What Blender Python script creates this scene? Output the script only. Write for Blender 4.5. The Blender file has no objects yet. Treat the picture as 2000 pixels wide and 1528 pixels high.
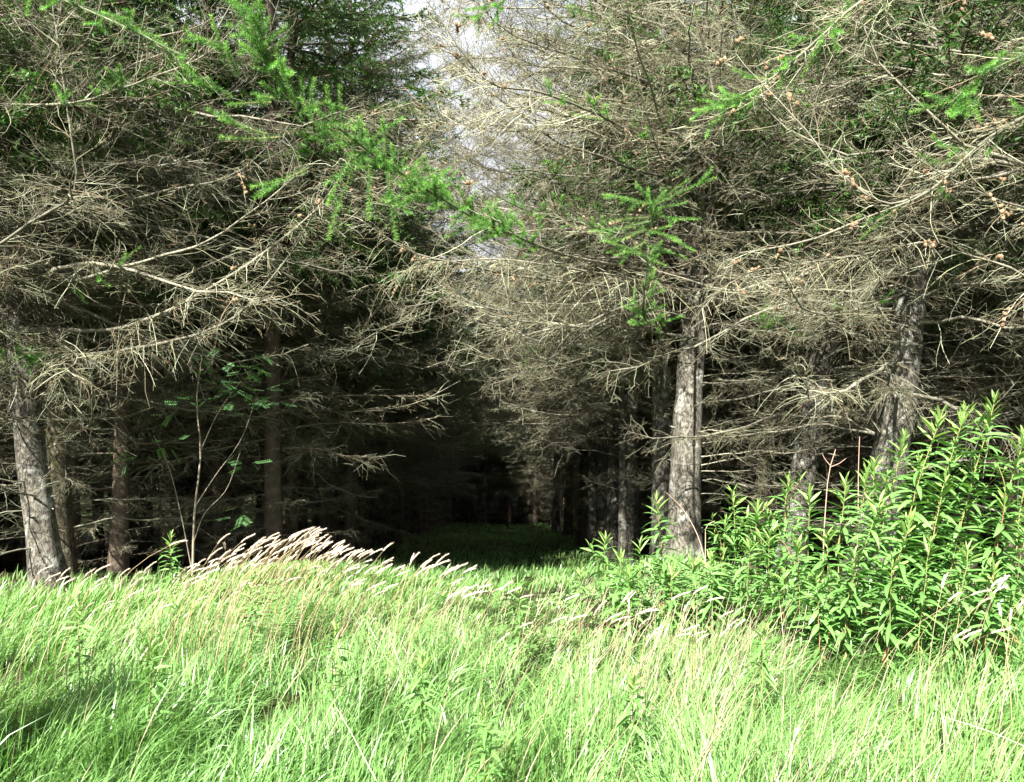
import bpy, math, random
import numpy as np

# ------------------------------------------------------------------ camera, sky, sun, exposure
scene = bpy.context.scene
COL = scene.collection
CAM_H = 1.55
cam_data = bpy.data.cameras.new("camera")
cam = bpy.data.objects.new("camera", cam_data)
COL.objects.link(cam)
cam.location = (0, 0, CAM_H)
cam.rotation_euler = (math.radians(90), 0, 0)
cam_data.sensor_width = 36.0
cam_data.lens = 25.2
cam_data.shift_y = 0.018
cam_data.clip_start = 0.05
cam_data.clip_end = 2000
scene.camera = cam

SUN_ELEV = math.radians(42)
SUN_SIDE = math.radians(25)          # behind the camera, over its left shoulder
to_sun = (-math.sin(SUN_SIDE) * math.cos(SUN_ELEV), -math.cos(SUN_SIDE) * math.cos(SUN_ELEV), math.sin(SUN_ELEV))

world = bpy.data.worlds.new("World")
scene.world = world
world.use_nodes = True
wn, wl = world.node_tree.nodes, world.node_tree.links
wn.clear()
w_out = wn.new("ShaderNodeOutputWorld")
w_bg = wn.new("ShaderNodeBackground")
w_bg.inputs["Strength"].default_value = 0.05
sky = wn.new("ShaderNodeTexSky")
sky.sky_type = 'NISHITA'
sky.sun_disc = False
sky.sun_elevation = SUN_ELEV
sky.sun_rotation = math.radians(180) + SUN_SIDE
w_tc = wn.new("ShaderNodeTexCoord")
w_map = wn.new("ShaderNodeMapping")
w_map.inputs["Scale"].default_value = (1.0, 1.0, 2.4)
w_noise = wn.new("ShaderNodeTexNoise")
w_noise.inputs["Scale"].default_value = 2.6
w_noise.inputs["Detail"].default_value = 7
w_ramp = wn.new("ShaderNodeValToRGB")
w_ramp.color_ramp.elements[0].position = 0.24
w_ramp.color_ramp.elements[1].position = 0.46
w_mix = wn.new("ShaderNodeMixRGB")
w_mix.inputs["Color2"].default_value = (4.9, 5.05, 5.5, 1)
wl.new(w_tc.outputs["Generated"], w_map.inputs["Vector"])
wl.new(w_map.outputs["Vector"], w_noise.inputs["Vector"])
wl.new(w_noise.outputs["Fac"], w_ramp.inputs["Fac"])
wl.new(w_ramp.outputs["Color"], w_mix.inputs["Fac"])
wl.new(sky.outputs["Color"], w_mix.inputs["Color1"])
wl.new(w_mix.outputs["Color"], w_bg.inputs["Color"])
wl.new(w_bg.outputs["Background"], w_out.inputs["Surface"])

sun_data = bpy.data.lights.new("sun", 'SUN')
sun_data.energy = 5.0
sun_data.angle = math.radians(0.5)
sun_data.color = (1.0, 0.965, 0.90)
sun = bpy.data.objects.new("sun", sun_data)
COL.objects.link(sun)
from mathutils import Vector, Matrix, Euler
sun.rotation_euler = Vector(to_sun).to_track_quat('Z', 'Y').to_euler()
sun.location = (-6, -12, 12)

scene.view_settings.view_transform = 'Standard'
scene.view_settings.look = 'None'
scene.view_settings.exposure = 2.35
scene.view_settings.gamma = 1.0
scene.view_settings.use_curve_mapping = False
scene.cycles.use_denoising = True
scene.cycles.denoiser = 'OPENIMAGEDENOISE'
scene.cycles.denoising_input_passes = 'RGB_ALBEDO_NORMAL'
scene.cycles.denoising_prefilter = 'ACCURATE'
scene.cycles.max_bounces = 4
scene.cycles.diffuse_bounces = 2
scene.cycles.transmission_bounces = 2
scene.cycles.glossy_bounces = 2

RNG = np.random.default_rng(7)
random.seed(7)

# ------------------------------------------------------------------ small helpers
def at(px, py, Y):
    """A point of the place seen Y metres ahead in that direction."""
    return np.array([(px - 1000) / 1400.0 * Y, Y, CAM_H - (py - 800) / 1400.0 * Y])

def softplus(a, s):
    return s * np.logaddexp(0, a / s)

_WK = np.random.default_rng(3)
_WAVES = [(_WK.normal(0, 1, 2), _WK.uniform(0, 6.28)) for _ in range(40)]
def waves(x, y, freq, k0=0, n=6):
    r = 0
    for k, ph in _WAVES[k0:k0 + n]:
        r = r + np.sin((k[0] * x + k[1] * y) * freq + ph)
    return r / math.sqrt(n)

def gz(x, y):
    x = np.asarray(x, float); y = np.asarray(y, float)
    z = 0
    for k in (-1.2, -.6, 0, .6, 1.2):
        z = z + np.interp(y + k, [-300, 3, 6.5, 8.5, 14, 25, 35, 50, 70, 600], [0, 0, -.14, -.44, -1.62, -3.05, -4.3, -5.9, -6.9, -12]) / 5
    z = z + .20 * np.exp(-((x + 2.3) / 1.1) ** 2 - ((y - 7.8) / 1.3) ** 2) + .16 * np.exp(-((x - 1.75) / .7) ** 2 - ((y - 7.9) / 1.3) ** 2)
    amp = np.clip((y - 1.0) / 3.0, 0.25, 1.0)
    z = z + 0.035 * amp * waves(x, y, 1.3, 0) + 0.02 * waves(x, y, 3.1, 6)
    z = z - 0.10 * np.exp(-((x - 0.2) ** 2) / 0.9) * np.clip((y - 4) / 3, 0, 1)
    return z

class MB:
    def __init__(s):
        s.v, s.c, s.q, s.t, s.n = [], [], [], [], 0
        s.mq, s.mt = [], []
    def add(s, v, quads=None, tris=None, col=(1, 1, 1), mat=0):
        v = np.asarray(v, np.float32).reshape(-1, 3)
        c = np.asarray(col, np.float32)
        if c.ndim == 1:
            c = np.broadcast_to(c, (len(v), 3))
        s.v.append(v); s.c.append(c)
        if quads is not None and len(quads):
            s.q.append(np.asarray(quads, np.int64) + s.n); s.mq.append(np.full(len(quads), mat, np.int32))
        if tris is not None and len(tris):
            s.t.append(np.asarray(tris, np.int64) + s.n); s.mt.append(np.full(len(tris), mat, np.int32))
        s.n += len(v)
    def extend(s, o, M=None):
        v = np.concatenate(o.v)
        if M is not None:
            v = v @ np.asarray(M)[:3, :3].T + np.asarray(M)[:3, 3]
        s.v.append(v.astype(np.float32)); s.c.append(np.concatenate(o.c))
        for a, m in zip(o.q, o.mq):
            s.q.append(a + s.n); s.mq.append(m)
        for a, m in zip(o.t, o.mt):
            s.t.append(a + s.n); s.mt.append(m)
        s.n += len(v)
    def mesh(s, name, mats, smooth=True, shift=None):
        me = bpy.data.meshes.new(name)
        v = np.concatenate(s.v)
        if shift is not None:
            v = v - np.asarray(shift, np.float32)
        q = np.concatenate(s.q) if s.q else np.zeros((0, 4), np.int64)
        t = np.concatenate(s.t) if s.t else np.zeros((0, 3), np.int64)
        me.vertices.add(len(v)); me.vertices.foreach_set("co", np.ascontiguousarray(v, np.float32).ravel())
        loops = np.concatenate([q.ravel(), t.ravel()]).astype(np.int32)
        me.loops.add(len(loops)); me.loops.foreach_set("vertex_index", loops)
        starts = np.concatenate([np.arange(len(q)) * 4, len(q) * 4 + np.arange(len(t)) * 3]).astype(np.int32)
        me.polygons.add(len(starts)); me.polygons.foreach_set("loop_start", starts)
        mi = np.concatenate((s.mq or [np.zeros(0, np.int32)]) + (s.mt or [np.zeros(0, np.int32)])).astype(np.int32)
        me.polygons.foreach_set("material_index", mi)
        me.update(calc_edges=True)
        me.polygons.foreach_set("use_smooth", np.full(len(starts), smooth, bool))
        a = me.attributes.new("Col", 'FLOAT_COLOR', 'POINT')
        c = np.concatenate(s.c)
        a.data.foreach_set("color", np.concatenate([c, np.ones((len(c), 1), np.float32)], 1).astype(np.float32).ravel())
        for m in (mats if isinstance(mats, (list, tuple)) else [mats]):
            me.materials.append(m)
        me.update()
        return me

def link(name, data, parent=None, loc=None, rot=None, scale=None):
    o = bpy.data.objects.new(name, data)
    COL.objects.link(o)
    if parent is not None:
        o.parent = parent
    if loc is not None:
        o.location = [float(a) for a in loc]
    if rot is not None:
        o.rotation_euler = rot
    if scale is not None:
        o.scale = scale if hasattr(scale, '__len__') else (scale,) * 3
    return o

def tag(o, label=None, cat=None, group=None, kind=None):
    if label: o["label"] = label
    if cat: o["category"] = cat
    if group: o["group"] = group
    if kind: o["kind"] = kind
    return o

def norm(a):
    return a / np.maximum(np.linalg.norm(a, axis=-1, keepdims=True), 1e-9)

def strands(P, R, S, cap=False):
    """P [N,K,3] centre lines, R [N,K] radii -> verts, quads of S-sided tubes"""
    N, K, _ = P.shape
    T = np.empty_like(P)
    T[:, 1:-1] = P[:, 2:] - P[:, :-2]
    T[:, 0] = P[:, 1] - P[:, 0]; T[:, -1] = P[:, -1] - P[:, -2]
    T = norm(T)
    mean = norm(P[:, -1] - P[:, 0])
    ref = np.where(np.abs(mean[:, 2:3]) > 0.8, np.array([[1.0, 0.1, 0.0]]), np.array([[0.05, 0.1, 1.0]]))
    U = norm(np.cross(T, ref[:, None, :])); V = np.cross(T, U)
    a = np.arange(S) / S * 2 * math.pi
    ring = np.cos(a)[None, None, :, None] * U[:, :, None, :] + np.sin(a)[None, None, :, None] * V[:, :, None, :]
    v = P[:, :, None, :] + R[:, :, None, None] * ring
    base = (np.arange(N) * K * S)[:, None, None] + (np.arange(K - 1) * S)[None, :, None]
    j = np.arange(S)[None, None, :]
    j2 = (j + 1) % S
    q = np.stack([base + j, base + j2, base + S + j2, base + S + j], -1).reshape(-1, 4)
    return v.reshape(-1, 3), q

def curve(pts, K):
    """smooth resample of a polyline"""
    pts = np.asarray(pts, float)
    d = np.r_[0, np.cumsum(np.linalg.norm(np.diff(pts, axis=0), axis=1))]
    n = len(pts)
    t = np.linspace(0, d[-1], K)
    m = np.gradient(pts, d, axis=0) if n > 2 else np.repeat((pts[1:] - pts[:1]) / d[-1], 2, 0)
    i = np.clip(np.searchsorted(d, t, side='right') - 1, 0, n - 2)
    h = (d[i + 1] - d[i])[:, None]; u = ((t - d[i]) / (d[i + 1] - d[i]))[:, None]
    return ((2 * u**3 - 3 * u**2 + 1) * pts[i] + (u**3 - 2 * u**2 + u) * h * m[i]
            + (-2 * u**3 + 3 * u**2) * pts[i + 1] + (u**3 - u**2) * h * m[i + 1])

def sample(P, pi, t):
    K = P.shape[1]
    f = np.clip(t, 0, 0.9999) * (K - 1)
    i = f.astype(int); u = (f - i)[:, None]
    a, b = P[pi, i], P[pi, i + 1]
    return a * (1 - u) + b * u, norm(b - a)

def grow(P, rng, pi, t, L, ang, up_mix, gravity, K, wob=0.05, curl=0.0):
    """child centre lines leaving parents P[pi] at t"""
    M = len(pi)
    st, T = sample(P, pi, t)
    side = np.where(rng.random(M) < 0.5, -1.0, 1.0)[:, None]
    lat = norm(np.cross(T, np.array([0, 0, 1.0]) + rng.normal(0, 0.15, (M, 3)))) * side
    upv = np.cross(lat, T) * np.sign(np.cross(lat, T)[:, 2:3] + 1e-6)
    roll = rng.normal(0, 1, M)[:, None] * up_mix
    d0 = norm(T * np.cos(ang)[:, None] + (lat * np.cos(roll) + upv * np.sin(roll)) * np.sin(ang)[:, None])
    s = np.linspace(0, 1, K)[None, :, None]
    Lx = L[:, None, None]
    bend = np.stack([rng.normal(0, 0.12, M), rng.normal(0, 0.12, M), gravity * rng.uniform(0.4, 1.4, M) + 0 * L], -1)[:, None, :]
    C = st[:, None, :] + d0[:, None, :] * Lx * s + bend * Lx * s**2
    C = C + curl * Lx * s**3 * np.stack([rng.normal(0, .5, M), rng.normal(0, .5, M), np.abs(rng.normal(1, .5, M))], -1)[:, None, :]
    w = np.cumsum(rng.normal(0, 1, (M, K, 3)), axis=1); w -= w[:, :1]
    return C + w * wob * Lx / K

def radii(rng, r0, K, tip=0.35, knob=0.0):
    r = r0[:, None] * np.linspace(1, tip, K)[None, :]
    if knob:
        r = r * (1 + knob * rng.uniform(-0.6, 1.0, r.shape))
    return r

TWIG_TONES = np.array([[0.13, 0.105, 0.07], [0.22, 0.19, 0.13], [0.30, 0.27, 0.19], [0.24, 0.235, 0.14],
                       [0.42, 0.40, 0.31], [0.22, 0.15, 0.105], [0.34, 0.335, 0.25]])
TONE_GAIN = [1.0]
def tones(rng, N, per, p=None):
    c = TWIG_TONES[rng.choice(len(TWIG_TONES), N, p=p)] * rng.uniform(0.55, 1.08, (N, 1)) * TONE_GAIN[0] * np.array([0.93, 1.0, 0.90])
    return np.repeat(c, per, 0)

GREEN = np.array([0.055, 0.135, 0.028])
def needles(mb, P, rng, per_m, length, width, fwd=0.55, col=GREEN, mat=1, jit=0.3, tip_pale=0.0, t0=0.0):
    """needle triangles all round the shoots P [N,K,3]"""
    L = np.linalg.norm(np.diff(P, axis=1), axis=2).sum(1)
    n = np.maximum((L * per_m).astype(int), 3)
    pi = np.repeat(np.arange(len(P)), n)
    M = len(pi)
    t = t0 + (1 - t0) * rng.random(M)
    st, T = sample(P, pi, t)
    ref = norm(np.cross(T, rng.normal(0, 1, (M, 3))))
    d = norm(T * fwd + ref * math.sqrt(max(1 - fwd * fwd, 0.05)) + np.array([0, 0, 0.12]))
    ln = length * rng.uniform(0.7, 1.15, M) * (1 - 0.25 * t)
    w = norm(np.cross(d, rng.normal(0, 1, (M, 3)))) * width * 0.5
    v = np.stack([st - w, st + w, st + d * ln[:, None] + w * .25], 1).reshape(-1, 3)
    f = np.arange(M * 3).reshape(-1, 3)
    c = np.asarray(col)[None] * rng.uniform(1 - jit, 1 + jit, (len(P), 1)) * np.array([1, 1, 1])
    c = c[pi] * rng.uniform(0.85, 1.15, (M, 1))
    c = c * (1 + tip_pale * np.clip(t - 0.45, 0, 1)[:, None] * np.array([2.2, 1.5, 1.3]))
    mb.add(v, tris=f, col=np.repeat(c, 3, 0), mat=mat)

# ------------------------------------------------------------------ materials
def new_mat(name):
    m = bpy.data.materials.new(name)
    m.use_nodes = True
    nt = m.node_tree
    nt.nodes.clear()
    return m, nt.nodes, nt.links

def attr_mat(name, rough=0.8, trans=0.0, spec=0.2, obj_var=0.25, noise=0.0, trans_tint=(1.1, 1.25, 0.6)):
    m, n, l = new_mat(name)
    out = n.new("ShaderNodeOutputMaterial")
    at_ = n.new("ShaderNodeAttribute"); at_.attribute_name = "Col"
    oi = n.new("ShaderNodeObjectInfo")
    mr = n.new("ShaderNodeMapRange")
    mr.inputs["To Min"].default_value = 1 - obj_var; mr.inputs["To Max"].default_value = 1 + obj_var
    l.new(oi.outputs["Random"], mr.inputs["Value"])
    mul = n.new("ShaderNodeVectorMath"); mul.operation = 'SCALE'
    l.new(at_.outputs["Color"], mul.inputs[0]); l.new(mr.outputs["Result"], mul.inputs["Scale"])
    col = mul.outputs["Vector"]
    if noise:
        tc = n.new("ShaderNodeTexCoord"); nz = n.new("ShaderNodeTexNoise")
        nz.inputs["Scale"].default_value = noise; nz.inputs["Detail"].default_value = 3
        l.new(tc.outputs["Object"], nz.inputs["Vector"])
        m2 = n.new("ShaderNodeMapRange"); m2.inputs["From Min"].default_value = .25; m2.inputs["From Max"].default_value = .75
        m2.inputs["To Min"].default_value = 0.6; m2.inputs["To Max"].default_value = 1.4
        l.new(nz.outputs["Fac"], m2.inputs["Value"])
        mu2 = n.new("ShaderNodeVectorMath"); mu2.operation = 'SCALE'
        l.new(col, mu2.inputs[0]); l.new(m2.outputs["Result"], mu2.inputs["Scale"])
        col = mu2.outputs["Vector"]
    bs = n.new("ShaderNodeBsdfPrincipled")
    bs.inputs["Roughness"].default_value = rough
    bs.inputs["Specular IOR Level"].default_value = spec
    l.new(col, bs.inputs["Base Color"])
    if trans > 0:
        tb = n.new("ShaderNodeBsdfTranslucent")
        tm = n.new("ShaderNodeVectorMath"); tm.operation = 'MULTIPLY'
        tm.inputs[1].default_value = trans_tint
        l.new(col, tm.inputs[0]); l.new(tm.outputs["Vector"], tb.inputs["Color"])
        mx = n.new("ShaderNodeMixShader"); mx.inputs[0].default_value = trans
        l.new(bs.outputs[0], mx.inputs[1]); l.new(tb.outputs[0], mx.inputs[2])
        l.new(mx.outputs[0], out.inputs["Surface"])
    else:
        l.new(bs.outputs[0], out.inputs["Surface"])
    return m

M_TWIG = attr_mat("twig_bark", 0.75, spec=0.25, noise=9.0)
M_NEEDLE = attr_mat("needle", 0.5, trans=0.3, spec=0.35)
M_GRASS = attr_mat("grass_blade", 0.36, trans=0.35, spec=0.5, obj_var=0.0)
M_LEAF = attr_mat("herb_leaf", 0.45, trans=0.28, spec=0.4, obj_var=0.22)
M_STEM = attr_mat("herb_stem", 0.6, spec=0.3, obj_var=0.15)
M_SEED = attr_mat("seed_head", 0.8, trans=0.3, spec=0.15, obj_var=0.18, trans_tint=(1, .95, .85))
M_CONE = attr_mat("cone_scale", 0.75, spec=0.15, obj_var=0.45)

def bark_mat(name, dark, light, lichen, lich_lo, moss, moss_amt):
    m, n, l = new_mat(name)
    out = n.new("ShaderNodeOutputMaterial"); bs = n.new("ShaderNodeBsdfPrincipled")
    bs.inputs["Roughness"].default_value = 0.9; bs.inputs["Specular IOR Level"].default_value = 0.15
    tc = n.new("ShaderNodeTexCoord"); oi = n.new("ShaderNodeObjectInfo")
    off = n.new("ShaderNodeVectorMath"); off.operation = 'SCALE'; off.inputs["Scale"].default_value = 30
    cmb = n.new("ShaderNodeCombineXYZ")
    for k in range(3): l.new(oi.outputs["Random"], cmb.inputs[k])
    l.new(cmb.outputs[0], off.inputs[0])
    ad = n.new("ShaderNodeVectorMath"); l.new(tc.outputs["Object"], ad.inputs[0]); l.new(off.outputs["Vector"], ad.inputs[1])
    mp = n.new("ShaderNodeMapping"); mp.inputs["Scale"].default_value = (1, 1, 0.45)
    l.new(ad.outputs[0], mp.inputs["Vector"])
    def noise(scale, det, src):
        a = n.new("ShaderNodeTexNoise"); a.inputs["Scale"].default_value = scale; a.inputs["Detail"].default_value = det
        a.inputs["Roughness"].default_value = 0.65
        l.new(src, a.inputs["Vector"]); return a.outputs["Fac"]
    def ramp(src, p0, p1):
        r = n.new("ShaderNodeMapRange"); r.inputs["From Min"].default_value = p0; r.inputs["From Max"].default_value = p1
        l.new(src, r.inputs["Value"]); return r.outputs["Result"]
    def mix(f, a, b):
        x = n.new("ShaderNodeMixRGB"); l.new(f, x.inputs[0])
        for k, c in ((1, a), (2, b)):
            if isinstance(c, tuple): x.inputs[k].default_value = c + (1,)
            else: l.new(c, x.inputs[k])
        return x.outputs[0]
    base = mix(ramp(noise(9, 9, mp.outputs["Vector"]), .36, .64), dark, light)
    flake = noise(42, 6, mp.outputs["Vector"])
    crack = ramp(flake, 0.36, 0.52)
    base = mix(crack, mix(crack, tuple(c * 0.6 for c in dark), base), base)
    base = mix(ramp(noise(4.2, 6, ad.outputs[0]), lich_lo, lich_lo + .07), base, lichen)
    if moss_amt > 0:
        base = mix(ramp(noise(2.6, 6, ad.outputs[0]), 1 - moss_amt, 1.2 - moss_amt), base, moss)
    fine = noise(75, 5, ad.outputs[0])
    base = mix(ramp(fine, .3, .75), mix(ramp(fine, 0, 1), base, tuple(c * .5 for c in dark)), base)
    l.new(base, bs.inputs["Base Color"])
    bp = n.new("ShaderNodeBump"); bp.inputs["Strength"].default_value = 0.9; bp.inputs["Distance"].default_value = 0.02
    hs = n.new("ShaderNodeMath"); hs.operation = 'ADD'
    l.new(crack, hs.inputs[0]); l.new(noise(22, 7, mp.outputs["Vector"]), hs.inputs[1])
    l.new(hs.outputs[0], bp.inputs["Height"]); l.new(bp.outputs["Normal"], bs.inputs["Normal"])
    l.new(bs.outputs[0], out.inputs["Surface"])
    return m
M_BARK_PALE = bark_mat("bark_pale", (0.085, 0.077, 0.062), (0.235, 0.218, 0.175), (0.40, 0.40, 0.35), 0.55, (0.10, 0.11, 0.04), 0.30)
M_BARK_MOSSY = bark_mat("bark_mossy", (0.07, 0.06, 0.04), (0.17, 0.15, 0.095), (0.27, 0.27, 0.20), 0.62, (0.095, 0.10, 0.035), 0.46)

def ground_mat():
    m, n, l = new_mat("forest_floor")
    out = n.new("ShaderNodeOutputMaterial"); bs = n.new("ShaderNodeBsdfPrincipled")
    bs.inputs["Roughness"].default_value = 0.95; bs.inputs["Specular IOR Level"].default_value = 0.1
    g = n.new("ShaderNodeNewGeometry")
    a = n.new("ShaderNodeTexNoise"); a.inputs["Scale"].default_value = 1.1; a.inputs["Detail"].default_value = 8
    b = n.new("ShaderNodeTexNoise"); b.inputs["Scale"].default_value = 38; b.inputs["Detail"].default_value = 6
    for x in (a, b): l.new(g.outputs["Position"], x.inputs["Vector"])
    r = n.new("ShaderNodeValToRGB")
    r.color_ramp.elements[0].position = .42; r.color_ramp.elements[0].color = (0.05, 0.035, 0.02, 1)
    r.color_ramp.elements[1].position = .6; r.color_ramp.elements[1].color = (0.05, 0.085, 0.02, 1)
    l.new(a.outputs["Fac"], r.inputs["Fac"])
    mx = n.new("ShaderNodeMixRGB"); mx.blend_type = 'MULTIPLY'; mx.inputs[0].default_value = 0.7
    l.new(r.outputs[0], mx.inputs[1]); l.new(b.outputs["Fac"], mx.inputs[2])
    l.new(mx.outputs[0], bs.inputs["Base Color"])
    bp = n.new("ShaderNodeBump"); bp.inputs["Distance"].default_value = 0.03
    l.new(b.outputs["Fac"], bp.inputs["Height"]); l.new(bp.outputs["Normal"], bs.inputs["Normal"])
    l.new(bs.outputs[0], out.inputs["Surface"])
    return m
M_GROUND = ground_mat()

# ------------------------------------------------------------------ ground
def build_ground():
    xs = np.r_[np.linspace(-400, -30, 14)[:-1], np.linspace(-30, -8, 34)[:-1], np.linspace(-8, 8, 110), np.linspace(8, 30, 34)[1:], np.linspace(30, 400, 14)[1:]]
    ys = np.r_[np.linspace(-300, -4, 14)[:-1], np.linspace(-4, 14, 120), np.linspace(14, 60, 60)[1:], np.linspace(60, 600, 16)[1:]]
    X, Y = np.meshgrid(xs, ys)
    v = np.stack([X, Y, gz(X, Y)], -1).reshape(-1, 3)
    nx, ny = len(xs), len(ys)
    i = (np.arange(ny - 1)[:, None] * nx + np.arange(nx - 1)[None]).reshape(-1)
    q = np.stack([i, i + 1, i + nx + 1, i + nx], 1)
    mb = MB(); mb.add(v, quads=q)
    o = link("ground", mb.mesh("ground", M_GROUND))
    tag(o, kind="structure", label="grassy clearing sloping down into the dark wood", cat="ground")
build_ground()

# ------------------------------------------------------------------ bough meshes
def twig_system(mb, axis, r0, rng, style, dens=1.0, knob=0.0):
    """axis [K,3]; adds main limb and its twigs; returns list of twig centre lines (levels 1, 2)"""
    K = len(axis)
    A = axis[None]
    L = np.linalg.norm(np.diff(axis, axis=0), axis=1).sum()
    R = (r0 * 0.85 * np.linspace(1, 0.2, K) * (1 + 0.12 * rng.normal(0, 1, K)))[None]
    v, q = strands(A, R, 6)
    mb.add(v, quads=q, col=np.array([0.155, 0.145, 0.108]) * rng.uniform(.75, 1.2))
    if style == 'spruce':
        n1 = int(20 * L * dens); l1, a1, g1, up = 0.70, (0.65, 1.25), -0.22, 0.35
        n2, l2, g2 = 4.5, 0.24, -0.12
        n3, l3 = 0.9, 0.08
    elif style == 'larch':
        n1 = int(28 * L * dens); l1, a1, g1, up = 0.50, (0.6, 1.35), -0.62, 0.45
        n2, l2, g2 = 2.6, 0.18, -0.35
        n3, l3 = 0.4, 0.05
    elif style == 'upcurl':
        n1 = int(17 * L * dens); l1, a1, g1, up = 0.72, (0.55, 1.2), -0.30, 0.5
        n2, l2, g2 = 4.5, 0.26, -0.08
        n3, l3 = 0.8, 0.08
    else:  # wispy, thin
        n1 = int(11 * L * dens); l1, a1, g1, up = 0.55, (0.6, 1.2), -0.15, 0.6
        n2, l2, g2 = 3.2, 0.20, -0.05
        n3, l3 = 0.5, 0.07
    n1 = max(n1, 4)
    t = 0.06 + 0.94 * np.sort(rng.random(n1)) ** 0.85
    ln = l1 * rng.uniform(0.35, 1.15, n1) * (1 - 0.55 * t) * min(1.2, 0.55 + L * 0.2)
    curl = 0.25 if style == 'upcurl' else 0.06
    C1 = grow(A, rng, np.zeros(n1, int), t, ln, rng.uniform(*a1, n1), up, g1, 6, 0.10, curl)
    R1 = radii(rng, 0.0021 + 0.0034 * ln, 6, 0.5, knob)
    v, q = strands(C1, R1, 3); mb.add(v, quads=q, col=tones(rng, n1, 18))
    m2 = int(n1 * n2)
    pi = rng.integers(0, n1, m2); t2 = 0.12 + 0.85 * rng.random(m2)
    l2_ = l2 * rng.uniform(0.3, 1.3, m2) * (1 - 0.5 * t2) * (ln[pi] / l1 + 0.25)
    C2 = grow(C1, rng, pi, t2, l2_, rng.uniform(0.5, 1.2, m2), 0.7, g2, 4, 0.12, curl)
    R2 = radii(rng, 0.0017 + 0.0022 * l2_, 4, 0.55, knob)
    v, q = strands(C2, R2, 3); mb.add(v, quads=q, col=tones(rng, m2, 12))
    m3 = int(m2 * n3)
    if m3:
        pi = rng.integers(0, m2, m3)
        C3 = grow(C2, rng, pi, 0.2 + 0.75 * rng.random(m3), l3 * rng.uniform(.4, 1.4, m3), rng.uniform(0.5, 1.2, m3), 0.8, -0.05, 3, 0.12)
        v, q = strands(C3, radii(rng, np.full(m3, 0.0018), 3, 0.6), 3); mb.add(v, quads=q, col=tones(rng, m3, 9))
    return C1, C2

def limb_axis(rng, L, rise, sag, tip, K=12):
    s = np.linspace(0, 1, K)
    w = np.cumsum(rng.normal(0, 1, (K, 2)), 0) * 0.018 * L
    w -= w[:1]
    return np.stack([L * s, w[:, 0] + 0.10 * L * rng.normal() * s**2, L * (rise * s - sag * s**2 + tip * s**4) + w[:, 1] * .6], 1)

def bough_mesh(name, seed, style, L, dens=1.0, green=0.0, r0=None):
    rng = np.random.default_rng(seed)
    shape = {'spruce': (0.10, 0.30, 0.18), 'larch': (0.02, 0.22, 0.30), 'upcurl': (-0.02, 0.25, 0.42), 'wispy': (0.05, 0.1, 0.1)}[style]
    ax = limb_axis(rng, L, *[s * rng.uniform(.6, 1.4) for s in shape])
    mb = MB()
    C1, C2 = twig_system(mb, ax, r0 or 0.011 + 0.005 * L, rng, style, dens)
    if green > 0:
        k = rng.random(len(C2)) < green
        needles(mb, C2[k], rng, 320, 0.028, 0.0036, col=GREEN * 1.15, tip_pale=0.6)
        k1 = rng.random(len(C1)) < green
        needles(mb, C1[k1], rng, 320, 0.028, 0.0036, col=GREEN * 1.15, tip_pale=0.6)
    return mb.mesh(name, [M_TWIG, M_NEEDLE])

TONE_GAIN[0] = 0.66  # darker tone puts the wood's inner shade into these twigs' colour
DEAD = [bough_mesh("dead_bough", 100 + i, 'spruce', 2.5 + 0.25 * (i % 3)) for i in range(6)]
WISP = [bough_mesh("wispy_bough", 160 + i, 'wispy', 1.5, r0=0.011) for i in range(5)]
TONE_GAIN[0] = 0.8
CURL = [bough_mesh("curled_bough", 120 + i, 'upcurl', 2.6 + .2 * (i % 2)) for i in range(5)]
FAN = [bough_mesh("fan_bough", 200 + i, 'upcurl', 3.3 + .2 * (i % 3), dens=1.5) for i in range(4)]
LARCH = [bough_mesh("larch_bough", 140 + i, 'larch', 2.6) for i in range(5)]
TONE_GAIN[0] = 0.92
GREENB = [bough_mesh("green_bough", 180 + i, 'spruce', 2.2, dens=0.6, green=0.75) for i in range(3)]

# live upper crown, one mesh per variant, many small needles
def live_bough(seed, L):
    rng = np.random.default_rng(seed)
    mb = MB()
    ax = limb_axis(rng, L, 0.12, 0.42, 0.22, 7)
    v, q = strands(ax[None], (0.018 * np.linspace(1, .25, 7))[None], 4); mb.add(v, quads=q, col=(0.12, 0.09, 0.06))
    n = int(22 * L)
    t = 0.12 + 0.88 * rng.random(n)
    C1 = grow(ax[None], rng, np.zeros(n, int), t, 0.6 * rng.uniform(.4, 1.1, n) * (1.15 - .7 * t), rng.uniform(.6, 1.1, n), 0.35, -0.35, 4, 0.06)
    v, q = strands(C1, radii(rng, np.full(n, .004), 4), 3); mb.add(v, quads=q, col=(0.13, 0.09, 0.06))
    needles(mb, C1, rng, 90, 0.062, 0.0175, col=GREEN * 0.8, jit=.35, tip_pale=0.3)
    return mb
def crown_mb(seed, z0=4.1, z1=13.8, nb=84):
    rng = np.random.default_rng(seed)
    kinds = [live_bough(seed * 10 + i, 1.9) for i in range(4)]
    mb = MB()
    for i in range(nb):
        f = (i + rng.random()) / nb
        z = z0 + (z1 - z0) * f
        s = (1.3 - 0.95 * f) * rng.uniform(0.8, 1.15)
        M = Matrix.Translation((0, 0, z)) @ Matrix.Rotation(i * 2.4 + rng.normal(0, .3), 4, 'Z') @ Matrix.Rotation(-0.15 + 0.35 * (1 - f) * rng.random() - 0.5 * f, 4, 'Y') @ Matrix.Scale(s, 4)
        mb.extend(kinds[i % 4], np.array(M))
    return mb
CROWN_MB = [crown_mb(31), crown_mb(47)]
CROWNS = [m.mesh("spruce_crown", [M_TWIG, M_NEEDLE]) for m in CROWN_MB]

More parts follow.
